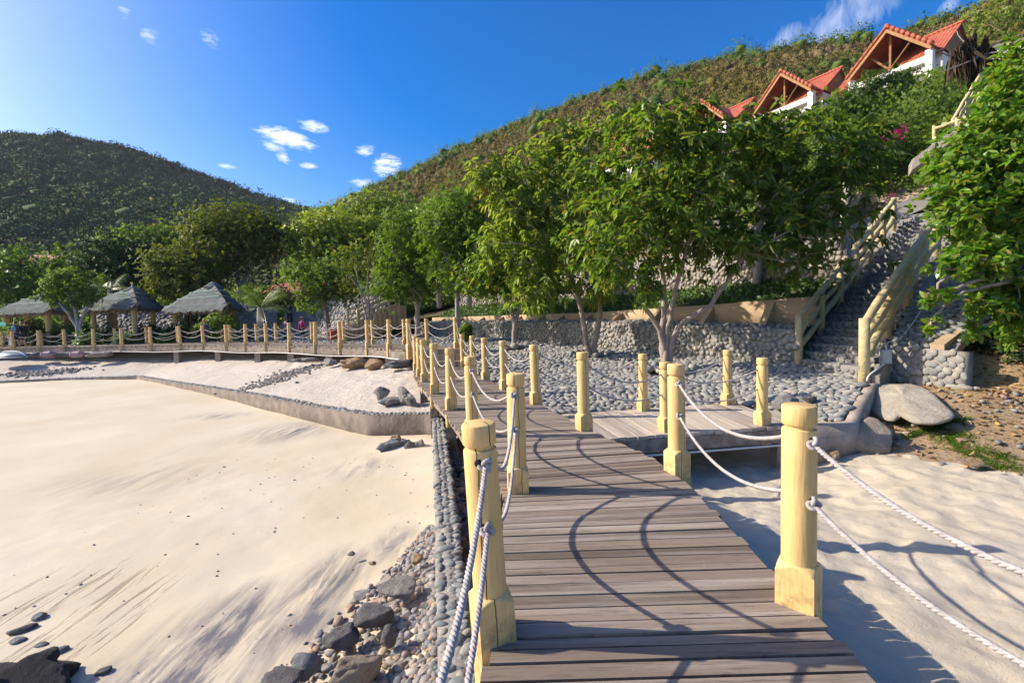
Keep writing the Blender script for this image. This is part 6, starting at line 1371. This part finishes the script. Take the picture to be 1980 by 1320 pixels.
while len(P) < 3200:
    x, y = random.uniform(5.4, 13), random.uniform(3.0, 10); d = (x-5.55)*.73+(y-7.0)*.68
    if d > random.uniform(-.3, 1.3): P.append((x, y, float(z_soil(np.array(x), np.array(y)))+.02))
P = np.array(P); leaf_fan(s, P, np.tile([0, 0, 1.0], (len(P), 1))+RNG.normal(0, .6, (len(P), 3)), 1, .10, .05, 1.3, .2); struct('fallen_leaves', s, MAT['leaf_dry'], kind='stuff', label='brown fallen leaves on the red soil bank', cat='fallen leaves')
s = MB(); P = []
for k in range(420):
    t = random.random(); p = on(1740, 812, -.4)*(1-t)+on(1985, 905, -.6)*t; p = p+RNG.normal(0, .13, 3); p[2] = float(z_soil(np.array(p[0]), np.array(p[1]))); P.append(p)
for k in range(120): p = at(1780+random.uniform(-40, 90), 855+random.uniform(-15, 20), 7.3); p[2] = float(z_soil(np.array(p[0]), np.array(p[1]))); P.append(p)
P = np.array(P); leaf_fan(s, P, np.tile([0, 0, 1.0], (len(P), 1)), 7, .09, .012, .7, .1, False); struct('grass', s, MAT['leaf_bright'], kind='stuff', label='thin strip of grass across the red soil bank', cat='grass')

# ================================================================== boat and buoys
c = at(22, 689, 26.8); root = thing('boat', 'small upturned grey green boat on the sand at the left edge', 'boat', c); RGs = []
for t in np.linspace(-1, 1, 22):
    w = .62*max(0.02, (1-abs(t)**2.6)); h_ = .34*max(.05, (1-abs(t)**3)); th = np.linspace(0, math.pi, 11); RGs.append(np.stack([np.full(11, t*1.3), -w*np.cos(th), h_*np.sin(th)**.8], 1)-[0, 0, .06])
RGs = np.array(RGs); a = R_(-14); Mx = np.array([[math.cos(a), -math.sin(a), 0], [math.sin(a), math.cos(a), 0], [0, 0, 1]]); g = MB(); g.grid((RGs@Mx.T)+c); part('hull', g, MAT['fgrp'], root)
k = MB(); k.tube(np.stack([np.linspace(-1.28, 1.28, 16), np.zeros(16), .36*(1-np.abs(np.linspace(-1, 1, 16))**3)-.05], 1)@Mx.T+c, .03, 6); part('keel', k, MAT['pipe'], root)
k = MB(); k.tube(np.stack([np.linspace(-1.2, 1.2, 16), -.62*(1-np.abs(np.linspace(-.92, .92, 16))**2.6)-.01, np.full(16, -.03)], 1)@Mx.T+c, .028, 6); part('gunwale', k, MAT['pipe'], root)
for px, lb in ((93, 'faded pink barrel buoy on the sand, nearer the boat'), (149, 'faded pink barrel buoy on the sand, farther from the boat')):
    c = at(px, 685.5, 27.3); g = MB(); ax = np.linspace(-.34, .34, 12); r = .2*np.array([.55, .85, .97, 1, 1, .98, .98, 1, 1, .97, .85, .55]); g.tube(np.stack([c[0]+ax, c[1]+ax*.15, np.full(12, c[2])], 1), r, 16)
    root = thing('buoy', lb, 'buoy', c, 'faded pink buoys under the raised boardwalk'); part('drum', g, MAT['buoy'], root)
    for e in (-.2, .2):
        g = MB(); th = np.linspace(0, 2*math.pi, 20); g.tube(np.stack([np.full(20, c[0]+e), c[1]+e*.15+.2*np.cos(th), c[2]+.2*np.sin(th)], 1), .014, 5); part('hoop', g, MAT['rock_grey'], root)

# ================================================================== people
def skin_obj(name, chains, mat, root, sub=1):
    me = bpy.data.meshes.new(name); V, E, RD = [], [], []
    for ch in chains:
        prev = None
        for (p, r, key) in ch:
            if key is not None and key in skin_obj.keys: i = skin_obj.keys[key]
            else:
                i = len(V); V.append(p); RD.append(r)
                if key is not None: skin_obj.keys[key] = i
            if prev is not None: E.append((prev, i))
            prev = i
    skin_obj.keys = {}
    me.from_pydata(V, E, []); me.update(); o = bpy.data.objects.new(name, me); COL.objects.link(o); o.parent = root
    md = o.modifiers.new('skin', 'SKIN'); md.use_smooth_shade = True
    for i, r in enumerate(RD):
        sv = me.skin_vertices[0].data[i]; sv.radius = (r, r) if np.isscalar(r) else r; sv.use_root = (i == 0)
    s = o.modifiers.new('sub', 'SUBSURF'); s.levels = sub; s.render_levels = sub
    me.materials.append(MAT[mat]); return o
skin_obj.keys = {}
def person(label, loc, rz, hgt, shirt, pants, hair='hair', hat=None, bag=None, stride=.12, bare_legs=False, arm=(.1, -.1), long_hair=False, shorts=False):
    k = hgt/1.7; root = thing('person', label, 'person', loc); root.rotation_euler.z = rz
    S = lambda x, y, z: (x*k, y*k, z*k); f = stride
    def legs(e=0.0, ztop=None, zcut=0.0, r=(.075, .055, .042)):
        out = []
        for s in (-1, 1):
            y = f*s
            out.append([(S(0, 0, .93), (.13*k+e, .10*k+e), 'pel'), (S(.085*s, y*.1, .86), r[0]*k+e, None), (S(.09*s, y*.75-.0, .48), r[1]*k+e, None)]+([(S(.09*s, y*1.5-.02, .08), r[2]*k+e, None)] if zcut < .1 else []))
        return out
    def arms(e=0.0, full=True):
        out = []
        for s, sw in ((-1, arm[0]), (1, arm[1])):
            c = [(S(0, 0, 1.36), (.135*k+e, .09*k+e), 'chest'), (S(.17*s, 0, 1.38), .05*k+e, None), (S(.215*s, sw*.4, 1.12), .04*k+e, None)]
            if full: c += [(S(.22*s, sw*1.2-.03, .88), .03*k+e, None), (S(.215*s, sw*1.35-.05, .78), (.034*k, .02*k), None), (S(.212*s, sw*1.4-.06, .70), (.022*k, .012*k), None)]
            out.append(c)
        return out
    torso = [(S(0, 0, .93), (.13*k, .10*k), 'pel'), (S(0, 0, 1.12), (.115*k, .085*k), None), (S(0, 0, 1.36), (.13*k, .088*k), 'chest'), (S(0, -.0, 1.47), .052*k, None), (S(0, -.015, 1.53), (.066*k, .075*k), None), (S(0, -.01, 1.61), (.078*k, .095*k), None), (S(0, -.0, 1.68), (.055*k, .068*k), None)]
    lg = legs()
    for c, s in zip(lg, (-1, 1)): c.append((S(.095*s, f*s*1.5-.13, .03), (.036*k, .026*k), None))
    body = skin_obj('body', [torso]+lg+arms(), 'skin', root)
    skin_obj('shirt', [[(S(0, 0, .90), (.142*k, .112*k), 'pel'), (S(0, 0, 1.12), (.132*k, .10*k), None), (S(0, 0, 1.36), (.146*k, .103*k), 'chest'), (S(0, 0, 1.44), .065*k, None)]]+arms(.016, shirt in ('pink', 'purple', 'navy', 'black')), shirt, root)
    skin_obj('trousers', legs(.014, zcut=.5 if shorts else 0), pants, root)
    # face: nose, eyes, mouth, ears as small relief on the head
    g = MB(); V0, T0 = ICO1
    for p, sz in (((0, -.108, 1.585), (.012, .018, .022)), ((-.074, 0, 1.59), (.012, .022, .03)), ((.074, 0, 1.59), (.012, .022, .03)), ((0, -.095, 1.545), (.026, .01, .006))): g.add(V0*np.array(sz)*k+np.array(p)*k, tris=T0)
    o = bpy.data.objects.new('face', g.mesh('face', MAT['skin'])); COL.objects.link(o); o.parent = root
    g = MB()
    for sx in (-.03, .03): g.add(V0*.011*k+np.array((sx, -.096, 1.615))*k, tris=T0)
    o = bpy.data.objects.new('eyes', g.mesh('eyes', MAT['black'])); COL.objects.link(o); o.parent = root
    V0, T0 = ICO2; g = MB(); V = V0.copy(); V[:,2] = np.where((V[:,1] < -.25) & (V[:,2] < .35), .35, V[:,2]); V[:,2] = np.maximum(V[:,2], -1.6 if long_hair else -.45)
    if long_hair: V[:,2] = np.where(V[:,2] < -.2, V[:,2]*2.2, V[:,2])
    g.add(V*np.array([.094, .112, .10])*k+np.array([0, .012, 1.635])*k, tris=T0); o = bpy.data.objects.new('hair', g.mesh('hair', MAT[hair])); COL.objects.link(o); o.parent = root
    if hat:
        g = MB(); V = V0.copy(); V[:,2] = np.maximum(V[:,2], -.1); g.add(V*np.array([.108, .124, .115])*k+np.array([0, .006, 1.655])*k, tris=T0)
        th = np.linspace(0, 2*math.pi, 20, endpoint=False); g.rings([np.stack([.075*np.cos(th)*k, (-.13+.09*np.sin(th))*k, np.full(20, (1.645+dz)*k)], 1) for dz in (0, .012)])
        o = bpy.data.objects.new('hat', g.mesh('hat', MAT[hat])); COL.objects.link(o); o.parent = root
    if bag:
        g = MB(); V = V0.copy(); V = np.sign(V)*np.abs(V)**.55; g.add(V*np.array([.15, .10, .22])*k+np.array([0, .18, 1.22])*k, tris=T0)
        for s in (-1, 1): g.tube(np.array([S(.09*s, .12, 1.40), S(.10*s, 0, 1.47), S(.10*s, -.10, 1.36), S(.12*s, -.05, 1.12), S(.09*s, .1, 1.06)]), .016*k, 5)
        o = bpy.data.objects.new('backpack', g.mesh('backpack', MAT[bag])); COL.objects.link(o); o.parent = root
    return root
def gp(px, py, z): p = on(px, py, z); return p
p = at(586, 662, 30.5); p[2] = .36; person('person in a bright pink jacket and dark trousers seen from behind near the small stair', p, R_(170), 1.62, 'pink', 'navy', 'hair', 'rosehat', None, .05, False, (.05, .08))
p = at(555, 662, 30.2); p[2] = .36; person('dark haired person in a purple jacket left of the pink jacket', p, R_(150), 1.62, 'purple', 'black', 'brown_hair', None, None, .06)
p = at(561, 632, 34.9); p[2] = 1.55; person('person in black climbing the small stone stair', p, R_(180), 1.62, 'black', 'black', 'hair', None, None, .1)
p = at(397, 664, 27.0); p[2] = ZU; person('child in a rose pink cap and purple top on the raised boardwalk', p, R_(60), 1.36, 'purple', 'purple', 'hair', 'rosehat', None, .1, False, (-.25, -.25))
p = at(21, 671, 29.6); p[2] = ZU; person('child in a lime green cap and yellow shirt at the left edge', p, R_(-70), 1.32, 'yellow_cloth', 'white', 'hair', 'lime', None, .1, False, (.15, -.1))
p = at(33, 671, 29.9); p[2] = ZU; person('walker in a sky blue shirt and dark shorts with a navy backpack', p, R_(-75), 1.7, 'skyblue', 'navy', 'hair', None, 'navy', .16, True, (.2, -.2), False, True)
p = at(45, 671, 29.3); p[2] = ZU; person('brown haired walker in a black top and dark shorts', p, R_(-80), 1.64, 'black', 'navy', 'brown_hair', None, 'black', .18, True, (-.2, .2), False, True)

# ================================================================== light and sky
EL, AZ = R_(32.0), R_(-84.0)                     # sun: elevation, azimuth clockwise from straight ahead (it stands at the left)
sd = Vector((math.sin(AZ)*math.cos(EL), math.cos(AZ)*math.cos(EL), math.sin(EL)))
sl = bpy.data.lights.new('sun', 'SUN'); sl.energy = 4.6; sl.angle = R_(.5); sl.color = (1.0, .90, .76)
so = bpy.data.objects.new('sun', sl); COL.objects.link(so); so.rotation_euler = (-sd).to_track_quat('-Z', 'Y').to_euler(); so.location = (-30, 5, 30)
w = bpy.data.worlds.new('World'); SC.world = w; w.use_nodes = True; nt = w.node_tree; nt.nodes.clear(); h = NT(nt)
out = h.n('ShaderNodeOutputWorld'); bgd = h.n('ShaderNodeBackground'); h.l(bgd.outputs[0], out.inputs[0])
sky = h.n('ShaderNodeTexSky', sky_type='NISHITA', sun_disc=False, sun_elevation=EL, sun_rotation=AZ, altitude=0, air_density=1.0, dust_density=1.6, ozone_density=2.2)
bgd.inputs['Strength'].default_value = .132
hs = h.n('ShaderNodeHueSaturation'); hs.inputs['Saturation'].default_value = 1.68; hs.inputs['Hue'].default_value = .512; h.l(sky.outputs[0], hs.inputs['Color'])
tc = h.n('ShaderNodeTexCoord'); X, Y, Z = h.sep(tc.outputs['Generated'])
az = h.math('ARCTAN2', X, Y); el = h.math('ARCSINE', Z)
cv = h.n('ShaderNodeCombineXYZ'); h.l(az, cv.inputs[0]); h.l(h.math('MULTIPLY', el, 2.2), cv.inputs[1])
cs_ = h.n('ShaderNodeMapping'); cs_.inputs['Scale'].default_value = (1, 1.5, 1); h.l(cv.outputs[0], cs_.inputs[0])
cn = h.noise(cs_.outputs[0], 46, 9, .72, .6)
rot = h.n('ShaderNodeMapping'); rot.inputs['Rotation'].default_value = (0, 0, R_(-52)); rot.inputs['Scale'].default_value = (2.2, .6, 1); h.l(cv.outputs[0], rot.inputs[0])
wn = h.noise(rot.outputs[0], 14, 8, .68, .6)
def cloud(px, py, rx, ry, nz, lo, gain, tilt=0):
    d = ray(px, py); d = d/np.linalg.norm(d); a0, e0 = math.atan2(d[0], d[1]), math.asin(d[2])
    sx = FPX*math.cos(a0)**-2*1.0; da, de = rx/FPX*math.cos(a0)**2, ry/FPX*math.cos(a0)
    dx = h.math('SUBTRACT', az, a0); dy = h.math('SUBTRACT', el, e0); ca, sa = math.cos(tilt), math.sin(tilt)
    u = h.math('ADD', h.math('MULTIPLY', dx, ca/da), h.math('MULTIPLY', dy, sa/da)); v = h.math('ADD', h.math('MULTIPLY', dx, -sa/de), h.math('MULTIPLY', dy, ca/de))
    m = h.math('SUBTRACT', 1.0, h.math('ADD', h.math('MULTIPLY', u, u), h.math('MULTIPLY', v, v)), True)
    return h.math('MULTIPLY', h.math('SUBTRACT', h.math('ADD', nz, h.math('MULTIPLY', m, .42)), lo+.06, True), h.math('MULTIPLY', h.math('POWER', m, .4), gain*.85), True)
tot = None
for a in ((556, 268, 72, 20, cn, .58, 3.4, R_(-9)), (606, 245, 40, 14, cn, .62, 2.6, R_(-6)), (748, 320, 40, 28, cn, .64, 3.2, R_(10)), (706, 290, 28, 14, cn, .64, 2.6, R_(8)), (597, 320, 26, 8, cn, .62, 2.4, 0), (549, 306, 22, 14, cn, .64, 2.4, R_(-25)), (527, 284, 36, 11, cn, .62, 2.2, R_(-10)), (440, 322, 28, 7, cn, .62, 2.0, 0), (702, 354, 36, 12, cn, .62, 2.2, 0), (560, 387, 18, 6, cn, .6, 2.0, 0),
          (1625, 45, 200, 66, wn, .64, 1.1, R_(24)), (1520, 75, 90, 26, wn, .66, .9, R_(20)), (1830, 14, 40, 16, wn, .62, 1.2, R_(20)), (290, 70, 34, 24, cn, .74, 1.8, R_(-40)), (405, 75, 32, 26, cn, .74, 1.6, R_(30)), (240, 22, 24, 18, cn, .76, 1.2, 0)):
    c = cloud(*a); tot = c if tot is None else h.math('MAXIMUM', tot, c)
h.l(h.mix(tot, hs.outputs[0], (7.4, 7.5, 7.7)), bgd.inputs[0])
SC.view_settings.view_transform = 'Standard'; SC.view_settings.look = 'None'; SC.view_settings.exposure = 0.70; SC.view_settings.gamma = 1.0
SC.cycles.max_bounces = 6; SC.cycles.transparent_max_bounces = 4; SC.cycles.use_denoising = True
SC.cycles.use_adaptive_sampling = True

# ================================================================== air
g = MB(); g.box((0, 400, 70), (1860, 1480, 146.6))
hm = bpy.data.materials.new('haze'); hm.use_nodes = True; ht = hm.node_tree; ht.nodes.clear()
ho = ht.nodes.new('ShaderNodeOutputMaterial'); hv = ht.nodes.new('ShaderNodeVolumePrincipled'); hv.inputs['Density'].default_value = .00017
hv.inputs['Color'].default_value = (.80, .88, 1, 1); hv.inputs['Anisotropy'].default_value = .1; ht.links.new(hv.outputs[0], ho.inputs['Volume'])
struct('haze', g, hm, False, 'stuff')
